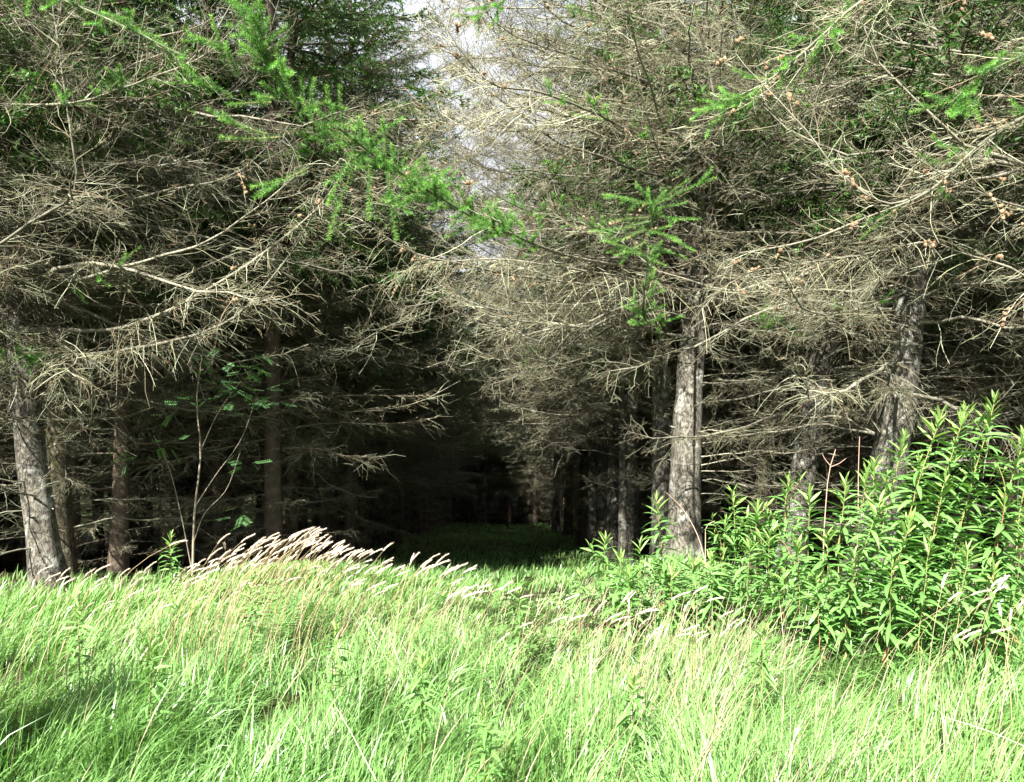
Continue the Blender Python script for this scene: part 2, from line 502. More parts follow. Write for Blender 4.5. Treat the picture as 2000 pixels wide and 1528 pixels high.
def trunk_mb(seed, d, H, lean, sweep, sides=14, col=(1, 1, 1), stubs=14, dz=0.22):
    """lean: offset per metre near the ground (x, y), easing to upright; returns mb and centre-line function"""
    rng = np.random.default_rng(seed)
    K = int(H / dz)
    z = np.linspace(-0.35, H, K)
    zb = np.maximum(z, 0)
    ph = rng.uniform(0, 6.28, 4)
    def cx(zz):
        zz = np.maximum(np.asarray(zz, float), 0)
        e = sweep * (1 - np.exp(-zz / sweep)) if sweep < 50 else zz
        wx = 0.03 * np.sin(zz * 0.9 + ph[0]) - 0.03 * np.sin(ph[0])
        wy = 0.03 * np.sin(zz * 0.8 + ph[1]) - 0.03 * np.sin(ph[1])
        return np.stack([lean[0] * e + wx, lean[1] * e + wy, zz * 1.0], -1)
    P = cx(zb); P[:, 2] = z
    r = d / 2 * (1 - 0.80 * zb / H) * (1 + 0.45 * np.exp(-zb / 0.25))
    a = np.arange(sides) / sides * 2 * math.pi
    rr = r[:, None] * (1 + 0.035 * rng.normal(0, 1, (K, sides)) + 0.05 * np.sin(2 * a[None] + ph[2] + z[:, None] * .5)
                       + 0.10 * np.exp(-zb / 0.3)[:, None] * np.sin(4 * a[None] + ph[3]))
    v = np.stack([P[:, None, 0] + rr * np.cos(a), P[:, None, 1] + rr * np.sin(a), np.broadcast_to(P[:, None, 2], rr.shape)], -1)
    i = np.arange(K - 1)[:, None] * sides; j = np.arange(sides)[None]; j2 = (j + 1) % sides
    q = np.stack([i + j, i + j2, i + sides + j2, i + sides + j], -1).reshape(-1, 4)
    mb = MB(); mb.add(v.reshape(-1, 3), quads=q, col=col)
    if stubs:
        zs = rng.uniform(0.3, 3.2, stubs); az = rng.uniform(0, 6.28, stubs)
        c = cx(zs); rad = d / 2 * (1 - .8 * zs / H)
        dirs = np.stack([np.cos(az), np.sin(az), rng.uniform(-.2, .3, stubs)], -1)
        Ls = rng.uniform(.015, .07, stubs)
        S = np.stack([c + dirs * (rad * .8)[:, None], c + dirs * (rad + Ls * .5)[:, None], c + dirs * (rad + Ls)[:, None]], 1)
        v, q = strands(S, np.stack([np.full(stubs, .022), np.full(stubs, .012), np.full(stubs, .006)], 1), 5)
        mb.add(v, quads=q, col=col)
    return mb, cx

# ------------------------------------------------------------------ trees
TREES = {}
def make_tree(key, name, label, x, y, d, lean=(0, 0), sweep=99, H=14, bark=None, cat="tree", group=None, seed=None, crown=True, stubs=14, wide=1.0):
    seed = seed if seed is not None else int(abs(x * 131 + y * 977))
    z = float(gz(x, y))
    root = link(name, None, loc=(x, y, z))
    tag(root, label, cat, group)
    mb, cx = trunk_mb(seed, d, H, lean, sweep, stubs=stubs)
    link("trunk", mb.mesh("trunk", bark or M_BARK_PALE), root)
    T = dict(root=root, cx=cx, base=np.array([x, y, z]), d=d, H=H, rng=np.random.default_rng(seed + 5))
    if crown:
        rng = T['rng']
        top = cx(9.0)
        link("crown", CROWNS[seed % 2], root, loc=(top[0] * .8, top[1] * .8, rng.uniform(-.3, .6)), rot=(0, 0, rng.uniform(0, 6.28)),
             scale=(wide * rng.uniform(.9, 1.15), wide * rng.uniform(.9, 1.15), H / 14.0 * rng.uniform(.95, 1.03)))
    TREES[key] = T
    return T

def add_boughs(T, meshes, n, z0, z1, az=None, spread=math.pi, smin=0.8, smax=1.15, pitch=(-0.15, 0.2), name="branch"):
    rng = T['rng']
    for i in range(n):
        z = z0 + (z1 - z0) * (i + rng.random()) / n
        a = rng.uniform(0, 6.28) if az is None else az + rng.uniform(-spread, spread)
        c = T['cx'](z)
        r = T['d'] * 0.3
        s = rng.uniform(smin, smax)
        link(name, meshes[int(rng.integers(len(meshes)))], T['root'],
             loc=(c[0] + r * math.cos(a), c[1] + r * math.sin(a), z),
             rot=(rng.uniform(-.25, .25), -rng.uniform(*pitch), a), scale=(s, s * rng.choice([-1, 1]), s))

PI = math.pi
DL = DEAD + CURL + LARCH
# right-hand edge of the ride, front to back
rightrow = [
    ('r1', 1333, 9.0, 0.40, 0.055, M_BARK_PALE, "stout pale grey spruce trunk behind the fern patch beside the grassy ride"),
    ('r2', 1290, 10.8, 0.31, 0.03, M_BARK_PALE, "darker spruce trunk half hidden close behind the stout pale grey trunk"),
    ('r3', 1216, 13.2, 0.17, 0.02, M_BARK_PALE, "very thin straight grey trunk at the ride edge, thinnest of the right row"),
    ('r4', 1232, 14.3, 0.30, 0.02, M_BARK_PALE, "spruce trunk directly behind the very thin grey trunk"),
    ('r5', 1196, 16.4, 0.28, 0.02, M_BARK_PALE, "brown trunk next along the ride past the very thin grey trunk"),  # paler bark on these brown trunks stands in for dappled sun
    ('r6', 1178, 18.7, 0.31, 0.01, M_BARK_PALE, "brown spruce trunk sixth from the front in the ride's right row"),
    ('r7', 1158, 21.2, 0.30, 0.01, M_BARK_PALE, "brown spruce trunk seventh from the front in the ride's right row"),
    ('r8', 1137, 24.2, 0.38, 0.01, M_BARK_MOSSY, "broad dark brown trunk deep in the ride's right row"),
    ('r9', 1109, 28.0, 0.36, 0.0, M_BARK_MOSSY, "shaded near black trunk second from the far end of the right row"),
    ('r10', 1086, 32.0, 0.34, 0.0, M_BARK_PALE, "farthest sunlit trunk at the end of the ride's right row"),
]
for k, px, Y, d, ln, bark, lab in rightrow:
    T = make_tree(k, "spruce_tree", lab, (px - 1000) / 1400 * Y, Y, d, (ln, 0), 99, 14, bark, group="trees lining the right side of the ride")
    if k == 'r3':
        add_boughs(T, WISP, 14, 1.2, 6)
        continue
    near = Y < 17
    zlo = 3.1 if Y < 12 else (2.9 if near else 3.3)
    add_boughs(T, DL, 26 if near else 18, zlo, 6.8, PI, 1.15, 0.85, 1.45 if Y > 12 else 1.3)
    if 9.5 < Y < 30:
        add_boughs(T, FAN, 11 if Y < 20 else 8, 2.9, 6.8, PI, .7, .85, 1.12)
    add_boughs(T, DEAD + CURL, 12 if near else 8, 2.4, 6.4, 0, 1.5, 0.6, 0.95)
    add_boughs(T, WISP, 14 if near else 3, 0.7, 2.6, 0.4, 1.7, 0.5, 1.0)
    add_boughs(T, GREENB, 6, 4.6, 6.6, PI, 1.4, 0.7, 1.0)

add_boughs(TREES['r1'], FAN, 8, 3.4, 6.6, PI, .6, .85, 1.0)
add_boughs(TREES['r1'], CURL + LARCH + DEAD, 16, 3.3, 6.6, -PI * .55, .6, .7, 1.05)
add_boughs(TREES['r2'], CURL + LARCH + DEAD, 12, 2.7, 6.6, -PI * .6, .6, .7, 1.1)
# second and third row on the right
for k, px, Y, d, ln, sw, bark, lab in [
    ('s1', 1692, 7.6, 0.40, 0.20, 6.0, M_BARK_PALE, "thick lichen-blotched trunk leaning right behind the tall leafy willowherb"),
    ('s2', 1538, 9.4, 0.35, 0.17, 99, M_BARK_PALE, "tan leaning trunk with a short snapped branch, beyond the willowherb tops"),
    ('s3', 1466, 11.2, 0.27, 0.125, 99, M_BARK_MOSSY, "slim mossy leaning trunk in shade left of the tan leaning trunk"),
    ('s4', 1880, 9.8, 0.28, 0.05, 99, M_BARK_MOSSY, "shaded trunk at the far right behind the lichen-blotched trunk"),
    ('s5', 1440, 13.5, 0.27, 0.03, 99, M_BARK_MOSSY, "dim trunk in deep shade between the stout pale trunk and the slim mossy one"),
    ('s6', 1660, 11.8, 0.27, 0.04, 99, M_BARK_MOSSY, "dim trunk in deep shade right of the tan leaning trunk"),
    ('s7', 1990, 8.6, 0.30, 0.04, 99, M_BARK_MOSSY, "trunk at the right edge of view behind willowherb and twigs"),
]:
    T = make_tree(k, "spruce_tree", lab, (px - 1000) / 1400 * Y, Y, d, (ln, 0), sw, 14, bark, group="trees of the inner rows on the right")
    add_boughs(T, DL, 30, 1.9, 6.4, -PI * .6, 1.7, 0.7, 1.1)
    if k in ('s1', 's2', 's4', 's7'):
        add_boughs(T, CURL + LARCH + DEAD, 12, 2.6, 6.4, -PI * .5, .6, .65, 1.0)
        add_boughs(T, GREENB, 8, 4.0, 6.4, -PI * .55, .8, .7, 1.0)
    add_boughs(T, WISP + DEAD[:1], 22, 0.5, 3.0, None, PI, 0.5, 1.0)
    add_boughs(T, GREENB, 5, 4.4, 6.4, -PI * .6, 1.4, 0.7, 1.0)

# left side
for k, px, Y, d, lx, sw, bark, lab in [
    ('l1', 98, 7.5, 0.29, -0.15, 3.0, M_BARK_PALE, "sunlit grey trunk leaning left at the far left of the clearing"),
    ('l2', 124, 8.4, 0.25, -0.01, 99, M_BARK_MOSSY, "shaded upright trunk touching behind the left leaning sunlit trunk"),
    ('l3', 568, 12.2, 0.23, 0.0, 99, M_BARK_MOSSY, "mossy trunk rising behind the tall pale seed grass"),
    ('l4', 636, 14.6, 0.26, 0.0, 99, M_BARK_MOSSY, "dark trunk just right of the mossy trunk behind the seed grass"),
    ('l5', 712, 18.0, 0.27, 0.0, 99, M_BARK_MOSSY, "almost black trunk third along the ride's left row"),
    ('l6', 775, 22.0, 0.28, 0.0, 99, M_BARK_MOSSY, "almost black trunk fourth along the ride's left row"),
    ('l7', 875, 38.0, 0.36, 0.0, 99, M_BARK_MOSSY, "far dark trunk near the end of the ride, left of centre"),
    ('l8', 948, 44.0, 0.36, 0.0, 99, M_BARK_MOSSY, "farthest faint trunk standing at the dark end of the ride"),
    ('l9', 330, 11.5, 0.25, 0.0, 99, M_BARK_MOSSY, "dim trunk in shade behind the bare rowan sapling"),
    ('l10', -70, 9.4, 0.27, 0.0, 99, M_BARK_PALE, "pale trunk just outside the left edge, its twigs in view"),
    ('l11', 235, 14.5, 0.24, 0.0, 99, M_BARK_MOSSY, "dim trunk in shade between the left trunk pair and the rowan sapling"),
]:
    T = make_tree(k, "spruce_tree", lab, (px - 1000) / 1400 * Y, Y, d, (lx, 0), sw, 15, bark, group="trees on the left of the ride", wide=1.5 if k in ("l3", "l4", "l5", "l6") else 1.1)
    if Y < 10.5:
        add_boughs(T, LARCH + CURL + DEAD, 34, 2.9 if k in ('l1', 'l10') else 2.1, 6.2, -0.45, 1.4, 0.75, 1.2)
    else:
        add_boughs(T, DL, 30 if Y < 30 else 20, 2.2, 6.6, 0, 1.7, 0.75, 1.15)
    add_boughs(T, WISP, 10, 0.4, 2.6, None, PI, 0.5, 1.1)
    if k in ('l3', 'l4', 'l5', 'l6'):
        add_boughs(T, CURL + DEAD + LARCH, 16, 2.0, 5.5, -PI * .45, .6, .7, 1.1)
        add_boughs(T, FAN, 8, 2.8, 6.8, 0, .6, .8, 1.05)
    if k in ('l2', 'l9', 'l11', 'l10'):
        add_boughs(T, LARCH + CURL, 15, 2.0, 4.2, -PI * .5, .8, .8, 1.2)
    if k in ('l1', 'l2', 'l10', 'l11'):
        add_boughs(T, GREENB, 9, 4.0, 6.3, -PI * .4, .9, .7, 1.05)
    if Y > 8 and Y < 16:
        add_boughs(T, DEAD, 8, 0.5, 2.2, None, PI, 0.35, 0.8, (-.3, .2))
    add_boughs(T, GREENB, 6, 4.2, 6.4, -0.5, 1.6, 0.7, 1.0)

for k in ('r1', 'r2', 'r4', 'r5', 'r6', 'r7'):
    add_boughs(TREES[k], FAN + CURL, 13, 5.6, 10.0, PI, .45, .85, 1.15)
for k in ('l3', 'l4', 'l5', 'l6'):
    add_boughs(TREES[k], FAN + CURL, 13, 5.6, 10.0, 0, .5, .85, 1.15)
# ------------------------------------------------------------------ background wood: one mass
def coarse_tree(seed):
    mb = MB()
    tr, cx = trunk_mb(seed, 0.27, 14, (0.01, 0), 99, sides=8, stubs=0, dz=0.8)
    tr.c = [np.full_like(c, 1.0) * np.array([0.11, 0.085, 0.06], np.float32) for c in tr.c]
    mb.extend(tr)
    rng = np.random.default_rng(seed)
    kinds = []
    for i in range(3):
        b = MB(); ax = limb_axis(rng, 2.4, .1, .25, .12, 6)
        v, q = strands(ax[None], (0.018 * np.linspace(1, .3, 6))[None], 4); b.add(v, quads=q, col=(.16, .13, .09))
        n = 34; t = .08 + .92 * rng.random(n); C = grow(ax[None], rng, np.zeros(n, int), t, .7 * rng.uniform(.4, 1.1, n) * (1.1 - .5 * t), rng.uniform(.7, 1.2, n), .4, -.2, 4, .1)
        v, q = strands(C, radii(rng, np.full(n, .0055), 4), 3); b.add(v, quads=q, col=tones(rng, n, 12))
        n2 = 130; C2 = grow(C, rng, rng.integers(0, n, n2), .15 + .8 * rng.random(n2), .2 * rng.uniform(.4, 1.2, n2), rng.uniform(.5, 1.2, n2), .7, -.1, 3, .1)
        v, q = strands(C2, radii(rng, np.full(n2, .0045), 3), 3); b.add(v, quads=q, col=tones(rng, n2, 9))
        kinds.append(b)
    for i in range(60):
        z = 0.15 + 5.7 * (i + rng.random()) / 60
        s = rng.uniform(.6, 1.0) * (0.55 if z < 1.8 else 1)
        mb.extend(kinds[i % 3], np.array(Matrix.Translation((0, 0, z)) @ Matrix.Rotation(i * 2.4, 4, 'Z') @ Matrix.Rotation(-rng.uniform(-.15, .2), 4, 'Y') @ Matrix.Scale(s, 4)))
    mb.extend(CROWN_MB[seed % 2])
    return mb.mesh("coarse_spruce", [M_TWIG, M_NEEDLE])

def background_wood():
    rng = np.random.default_rng(77)
    taken = np.array([T['base'][:2] for T in TREES.values()])
    pts = []
    def put(x, y):
        if len(taken) and np.min(np.hypot(taken[:, 0] - x, taken[:, 1] - y)) < 1.2:
            return
        pts.append((x, y))
    for k in range(7):
        for j in range(22):
            y = 9.6 + 1.95 * j + rng.normal(0, .25)
            if k > 4 and y > 34: continue
            put(2.4 + 1.8 * k + rng.normal(0, .2), y)
            put(-3.95 - 1.8 * k + rng.normal(0, .2), y + 0.6)
    for j in range(60):
        put(rng.uniform(-24, -7), rng.uniform(7.6, 24))
        put(rng.uniform(8, 24), rng.uniform(8, 24))
    for j in range(46):
        put(rng.uniform(-5, 4), rng.uniform(40, 58))
    for j in range(90):
        put(rng.uniform(-24, 24), rng.uniform(50, 70))
    pts = np.array(pts)
    me = bpy.data.meshes.new("background_wood")
    me.from_pydata([(x, y, float(gz(x, y))) for x, y in pts], [], [])
    for nm, vals in (("spin", rng.uniform(0, 6.28, len(pts))), ("size", rng.uniform(.88, 1.12, len(pts)))):
        a = me.attributes.new(nm, 'FLOAT', 'POINT'); a.data.foreach_set("value", vals.astype(np.float32))
    kind = rng.integers(0, 2, len(pts)).astype(bool)
    for nm, vals in (("kind_a", kind), ("kind_b", ~kind)):
        a = me.attributes.new(nm, 'BOOLEAN', 'POINT'); a.data.foreach_set("value", vals)
    src = [bpy.data.objects.new("coarse_spruce", coarse_tree(s)) for s in (402, 405)]
    ng = bpy.data.node_groups.new("wood_scatter", 'GeometryNodeTree')
    ng.interface.new_socket("Geometry", in_out='INPUT', socket_type='NodeSocketGeometry')
    ng.interface.new_socket("Geometry", in_out='OUTPUT', socket_type='NodeSocketGeometry')
    N, Lk = ng.nodes, ng.links
    gi, go = N.new("NodeGroupInput"), N.new("NodeGroupOutput")
    join = N.new("GeometryNodeJoinGeometry")
    def named(nm, ty):
        a = N.new("GeometryNodeInputNamedAttribute"); a.data_type = ty; a.inputs["Name"].default_value = nm
        return [s for s in a.outputs if s.enabled and s.name == "Attribute"][0]
    xyz = N.new("ShaderNodeCombineXYZ"); Lk.new(named("spin", 'FLOAT'), xyz.inputs["Z"])
    e2r = N.new("FunctionNodeEulerToRotation"); Lk.new(xyz.outputs[0], e2r.inputs[0])
    for o, sel in zip(src, ("kind_a", "kind_b")):
        oi = N.new("GeometryNodeObjectInfo"); oi.inputs["Object"].default_value = o; oi.inputs["As Instance"].default_value = True
        ip = N.new("GeometryNodeInstanceOnPoints")
        Lk.new(gi.outputs[0], ip.inputs["Points"]); Lk.new(oi.outputs["Geometry"], ip.inputs["Instance"])
        Lk.new(named(sel, 'BOOLEAN'), ip.inputs["Selection"])
        Lk.new(e2r.outputs[0], ip.inputs["Rotation"]); Lk.new(named("size", 'FLOAT'), ip.inputs["Scale"])
        Lk.new(ip.outputs[0], join.inputs[0])
    Lk.new(join.outputs[0], go.inputs[0])
    o = link("background_forest", me)
    md = o.modifiers.new("scatter", 'NODES'); md.node_group = ng
    tag(o, "dark mass of conifers deep in the wood behind the ride trees", "forest", kind="stuff")
background_wood()

# ------------------------------------------------------------------ long single boughs that reach into the clearing
def cone_mesh(seed):
    rng = np.random.default_rng(seed)
    mb = MB()
    zs = np.linspace(0, 1, 6); prof = np.array([.25, .8, 1.0, .9, .6, .12]) * 0.0125
    S = 7
    a = np.arange(S) / S * 6.283
    v = []; 
    for i, (z, r) in enumerate(zip(zs, prof)):
        rr = r * (1 + 0.16 * ((np.arange(S) + i) % 2))
        v.append(np.stack([rr * np.cos(a + i * .45), rr * np.sin(a + i * .45), np.full(S, z * 0.033)], 1))
    v = np.concatenate(v)
    i = np.arange(5)[:, None] * S; j = np.arange(S)[None]; j2 = (j + 1) % S
    q = np.stack([i + j, i + j2, i + S + j2, i + S + j], -1).reshape(-1, 4)
    c = np.array([0.20, 0.135, 0.08]) * rng.uniform(.7, 1.3, (len(v), 1))
    mb.add(v, quads=q, col=c)
    return mb.mesh("cone", M_CONE, smooth=False)
CONES = [cone_mesh(i) for i in range(3)]
CONE_COUNT = {}

def long_bough(key, pts, style, seed, r0=0.02, dens=1.0, cones=0, green=None, knob=0.35, extra=None, gdens=1.0, label=None):
    """pts: (px, py, Y) directions and distances of the limb; green: (t0, t1, amount) stretch that carries needles"""
    T = TREES[key]
    rng = np.random.default_rng(seed)
    W = np.array([at(*p) for p in pts])
    ax = curve(W, max(10, 4 * len(pts)))
    ax = ax + np.cumsum(rng.normal(0, .006, ax.shape), 0)
    mb = MB()
    C1, C2 = twig_system(mb, ax, r0, rng, style, dens, knob)
    if green:
        t0, t1, amt = green
        Ltot = np.linalg.norm(np.diff(ax, axis=0), axis=1).sum()
        n = max(3, int(15 * amt * gdens * Ltot * (t1 - t0)))
        t = t0 + (t1 - t0) * rng.random(n)
        G1 = grow(ax[None], rng, np.zeros(n, int), t, rng.uniform(.14, .36, n) * (1.15 - .4 * t), rng.uniform(.45, 1.0, n), .7, 0.06, 5, .05)
        if extra:
            E = np.array([curve([at(*a), (at(*a) * .5 + at(*c) * .5) + rng.normal(0, .012, 3), at(*c)], 5) for a, c in extra])
            G1 = np.concatenate([G1, E])
        n = len(G1)
        v, q = strands(G1, radii(rng, np.full(n, .0032), 5), 3); mb.add(v, quads=q, col=(.17, .12, .06))
        n2 = int(n * 1.2)
        G2 = grow(G1, rng, rng.integers(0, n, n2), .25 + .6 * rng.random(n2), rng.uniform(.08, .2, n2), rng.uniform(.5, .9, n2), .8, 0.05, 4, .05)
        for G in (G1, G2):
            needles(mb, G, rng, 1200, 0.033, 0.0028, fwd=.5, col=GREEN * 1.5, tip_pale=.9)
        kk = ax[int(t0 * len(ax)):max(int(t1 * len(ax)), int(t0 * len(ax)) + 3)]
        needles(mb, kk[None], rng, 1000, 0.028, 0.0028, col=GREEN * 1.3)
    b = link("branch", mb.mesh("long_branch", [M_TWIG, M_NEEDLE], shift=T['base']), T['root'])
    if label: b["label"] = label
    if cones:
        # rows of cones standing along the twigs
        placed = 0
        order = rng.permutation(len(C1))
        for ci in order:
            if placed >= cones: break
            m = int(rng.integers(2, 6))
            tt = rng.uniform(.25, .8) + np.arange(m) * 0.07
            for t in tt[tt < 0.98]:
                p, d = sample(C1[ci:ci + 1], np.zeros(1, int), np.array([t]))
                up = norm(np.array([rng.normal(0, .5), rng.normal(0, .5), 1.0]))
                rot = Vector(up).to_track_quat('Z', 'Y').to_euler()
                link("cone", CONES[int(rng.integers(3))], b, loc=p[0] - T['base'] + up * 0.002, rot=rot, scale=float(rng.uniform(.8, 1.25)))
                placed += 1
    return b

# off-frame larches whose limbs hang into view
make_tree('lx', "larch_tree", "larch standing just outside the left edge, only its bare hanging limbs in view", -6.4, 6.9, 0.30, (0, 0), 99, 13, M_BARK_PALE)
add_boughs(TREES['lx'], LARCH + CURL, 14, 3.0, 6.0, 0.1, .9, 0.9, 1.25)
make_tree('rx', "larch_tree", "larch standing just outside the right edge, its cone-laden limbs hanging into view", 5.1, 5.6, 0.30, (0, 0), 99, 13, M_BARK_PALE)
add_boughs(TREES['rx'], LARCH + CURL, 10, 3.2, 6.0, PI * .9, 0.6, 0.8, 1.1)

long_bough('l1', [(50, 645, 7.4), (250, 640, 7.0), (370, 590, 6.6), (520, 495, 6.2), (640, 390, 5.9), (695, 300, 5.7)], 'larch', 1, .030, 1.2, cones=8)
long_bough('l1', [(40, 695, 7.4), (200, 692, 7.0), (380, 660, 6.6), (480, 615, 6.2), (600, 470, 6.0), (650, 340, 5.8)], 'larch', 2, .028, 1.3, cones=4)
long_bough('lx', [(-330, 620, 6.4), (-80, 520, 6.2), (60, 440, 6.0), (150, 370, 5.9), (148, 280, 5.8), (130, 150, 5.8), (108, -10, 5.8)], 'upcurl', 3, .022, .8, cones=6)
long_bough('l1', [(20, 430, 7.3), (180, 410, 6.9), (320, 372, 6.5), (470, 330, 6.1), (560, 240, 5.9)], 'larch', 4, .024, 1.0, cones=10)
long_bough('lx', [(-330, 330, 6.4), (-20, 200, 6.0), (150, 195, 5.8), (260, 160, 5.7), (420, 90, 5.5), (500, 10, 5.4)], 'upcurl', 5, .022, 1.0, green=(.55, .8, .5))
long_bough('l1', [(30, 560, 7.3), (160, 540, 6.8), (290, 505, 6.5), (390, 480, 6.3), (500, 410, 6.1), (600, 330, 6.0)], 'upcurl', 6, .026, 1.0, cones=3, green=(.0, .5, .25))
long_bough('l10', [(-30, 720, 8.6), (20, 700, 7.6), (60, 690, 7.0), (120, 720, 6.6), (150, 790, 6.5)], 'larch', 7, .016, .9, green=(.2, .8, .8))
long_bough('l3', [(560, 560, 12), (640, 470, 9.5), (720, 400, 8), (800, 330, 7.2), (860, 250, 6.8)], 'upcurl', 8, .024, 1.0, cones=14)
long_bough('l3', [(565, 700, 12), (650, 700, 10), (740, 650, 9), (820, 600, 8.2), (850, 540, 8)], 'upcurl', 9, .022, .7)
long_bough('l3', [(565, 790, 12), (700, 800, 10), (830, 780, 9), (900, 740, 8.6)], 'wispy', 10, .016, .9)

# the bright green limb over the ride and the young upright leader beside it
long_bough('r1', [(1366, 545, 8.9), (1230, 520, 8.0), (1130, 500, 7.3), (960, 440, 5.9), (830, 372, 5.0), (690, 285, 4.4), (590, 205, 4.1), (500, 110, 4.0), (480, 50, 3.95)],
           'wispy', 11, .024, .35, cones=18, green=(.47, 1.0, 2.4),
           extra=[(a + (4.0,), b + (3.9,)) for a, b in [((440, 125), (412, 30)), ((500, 130), (487, 38)), ((500, 125), (556, 74)), ((505, 135), (574, 142)), ((455, 115), (384, 72)), ((455, 190), (378, 160)),
                  ((585, 225), (642, 198)), ((620, 245), (698, 252)), ((520, 262), (428, 233)), ((545, 268), (430, 268)), ((600, 330), (488, 366)), ((530, 200), (446, 205)), ((470, 150), (440, 90)),
                  ((700, 300), (640, 470)), ((760, 340), (775, 470)), ((690, 300), (640, 400)), ((720, 320), (720, 430)), ((790, 350), (840, 325)), ((750, 300), (745, 235)), ((640, 270), (585, 190)), ((580, 215), (540, 120))]],
           label="bright green needled branch tip reaching over the ride")
long_bough('r1', [(1362, 630, 8.9), (1310, 612, 7.6), (1254, 590, 6.4), (1262, 500, 6.2), (1272, 400, 6.1)], 'wispy', 12, .026, .25, green=(.55, 1.0, .8),
           extra=[(a + (6.1,), b + (6.0 + .25 * ((i % 3) - 1),)) for i, (a, b) in enumerate([((1272, 400), (1345, 350)), ((1272, 405), (1400, 346)), ((1270, 410), (1340, 396)), ((1270, 420), (1368, 428)), ((1271, 398), (1225, 386)),
                  ((1270, 402), (1176, 380)), ((1272, 398), (1266, 368)), ((1268, 425), (1190, 432)), ((1266, 440), (1150, 452)), ((1266, 450), (1330, 474)), ((1263, 470), (1200, 500)), ((1262, 480), (1340, 505)),
                  ((1268, 415), (1300, 372)), ((1266, 445), (1215, 470)), ((1264, 460), (1310, 440)), ((1262, 500), (1180, 470)), ((1262, 500), (1300, 520))])],
           label="upturned dark branch end crowned with fresh green shoots")
long_bough('r1', [(1366, 430, 8.8), (1372, 330, 8.2), (1388, 210, 7.8), (1360, 90, 7.6), (1335, -10, 7.5)], 'upcurl', 13, .034, .6, cones=14, green=(.4, .9, .25))
long_bough('r1', [(1368, 360, 8.8), (1290, 285, 7.8), (1190, 235, 7.0), (1060, 185, 6.3), (960, 165, 6.0), (900, 90, 5.8), (850, 20, 5.7)], 'upcurl', 14, .026, .9, cones=40, green=(.3, .7, .35))
long_bough('r1', [(1364, 600, 8.9), (1230, 570, 8.3), (1080, 545, 7.6), (920, 520, 7.0), (770, 480, 6.6), (700, 430, 6.4)], 'larch', 15, .026, 1.3, cones=45)
long_bough('r1', [(1366, 500, 8.9), (1240, 460, 7.8), (1120, 430, 7.0), (1000, 400, 6.5), (900, 330, 6.2)], 'upcurl', 16, .022, 1.1, cones=45, green=(.35, .9, .6))
long_bough('r1', [(1362, 660, 8.9), (1200, 640, 8.6), (1060, 630, 8.2), (940, 600, 7.9), (860, 540, 7.7)], 'upcurl', 17, .026, 1.3, cones=10)
long_bough('r2', [(1290, 620, 10.6), (1150, 700, 10), (1020, 720, 9.4), (930, 690, 9)], 'upcurl', 18, .022, 1.2)
long_bough('r2', [(1292, 520, 10.6), (1160, 600, 9.8), (1020, 610, 9.2), (900, 580, 8.8), (830, 520, 8.6)], 'upcurl', 19, .024, 1.3, cones=6)
for i, (k, pts) in enumerate([
    ('r2', [(1292, 330, 10.6), (1180, 250, 9.6), (1060, 200, 8.8), (940, 160, 8.2), (860, 90, 7.8)]),
    ('r2', [(1292, 420, 10.6), (1170, 380, 9.6), (1040, 350, 8.8), (920, 320, 8.3), (830, 250, 8.0)]),
    ('r4', [(1235, 470, 14), (1130, 430, 12.6), (1000, 410, 11.6), (900, 380, 11), (850, 330, 10.8)]),
    ('r4', [(1235, 330, 14), (1130, 300, 12.6), (1000, 260, 11.6), (900, 200, 11)]),
    ('r1', [(1370, 240, 8.8), (1250, 150, 7.6), (1110, 110, 6.9), (980, 60, 6.5), (900, -20, 6.3)]),
    ('l3', [(568, 330, 12), (650, 260, 10), (740, 220, 8.8), (850, 180, 8.2), (930, 110, 7.9)]),
    ('l3', [(568, 430, 12), (660, 380, 10), (760, 360, 9), (870, 330, 8.5), (950, 270, 8.3)]),
    ('l4', [(636, 240, 14.4), (720, 140, 12.4), (810, 80, 11.4), (900, 10, 10.8)]),
    ('r5', [(1196, 420, 16.2), (1100, 420, 14.6), (1000, 440, 13.6), (900, 430, 13)]),
    ('l4', [(636, 330, 14.4), (740, 260, 12.4), (850, 230, 11.4), (960, 200, 10.8), (1030, 140, 10.6)]),
    ('r4', [(1235, 230, 14), (1130, 180, 12.6), (1010, 130, 11.6), (900, 100, 11), (840, 40, 10.8)]),
    ('r5', [(1196, 300, 16.2), (1100, 290, 14.6), (1000, 300, 13.6), (880, 280, 13), (820, 230, 12.8)]),
    ('r6', [(1178, 380, 18.6), (1080, 370, 17), (980, 350, 16), (880, 360, 15.4)]),
    ('l5', [(712, 330, 17.8), (800, 300, 16), (900, 310, 15), (1000, 280, 14.4)]),
    ('l5', [(712, 230, 17.8), (800, 160, 16), (900, 120, 15), (1000, 90, 14.4)]),
    ('r2', [(1292, 250, 10.6), (1160, 130, 9.4), (1030, 60, 8.6), (920, 40, 8.2), (830, -20, 8.0)]),
    ('l6', [(775, 330, 21.8), (860, 280, 20), (950, 250, 19), (1040, 200, 18.4)]),
    ('r7', [(1158, 330, 21), (1060, 300, 19.4), (960, 270, 18.4), (870, 210, 17.8)]),
    ('r3', [(1218, 150, 13.1), (1110, 90, 11.8), (1000, 70, 10.9), (890, 30, 10.3)]),
    ('l4', [(636, 420, 14.4), (740, 400, 12.6), (850, 390, 11.6), (960, 400, 11), (1030, 370, 10.8)]),
    ('r1', [(1368, 300, 8.8), (1250, 240, 7.9), (1120, 230, 7.3), (1000, 210, 6.9), (910, 240, 6.7), (830, 230, 6.6)]),
    ('r1', [(1362, 570, 8.9), (1220, 545, 7.9), (1080, 520, 7.3), (940, 505, 7.0), (820, 520, 6.9), (740, 560, 6.9)]),
]):
    long_bough(k, pts, ('upcurl', 'larch')[i % 2], 60 + i, .022, 1.6, cones=(22, 12, 6)[i % 3])
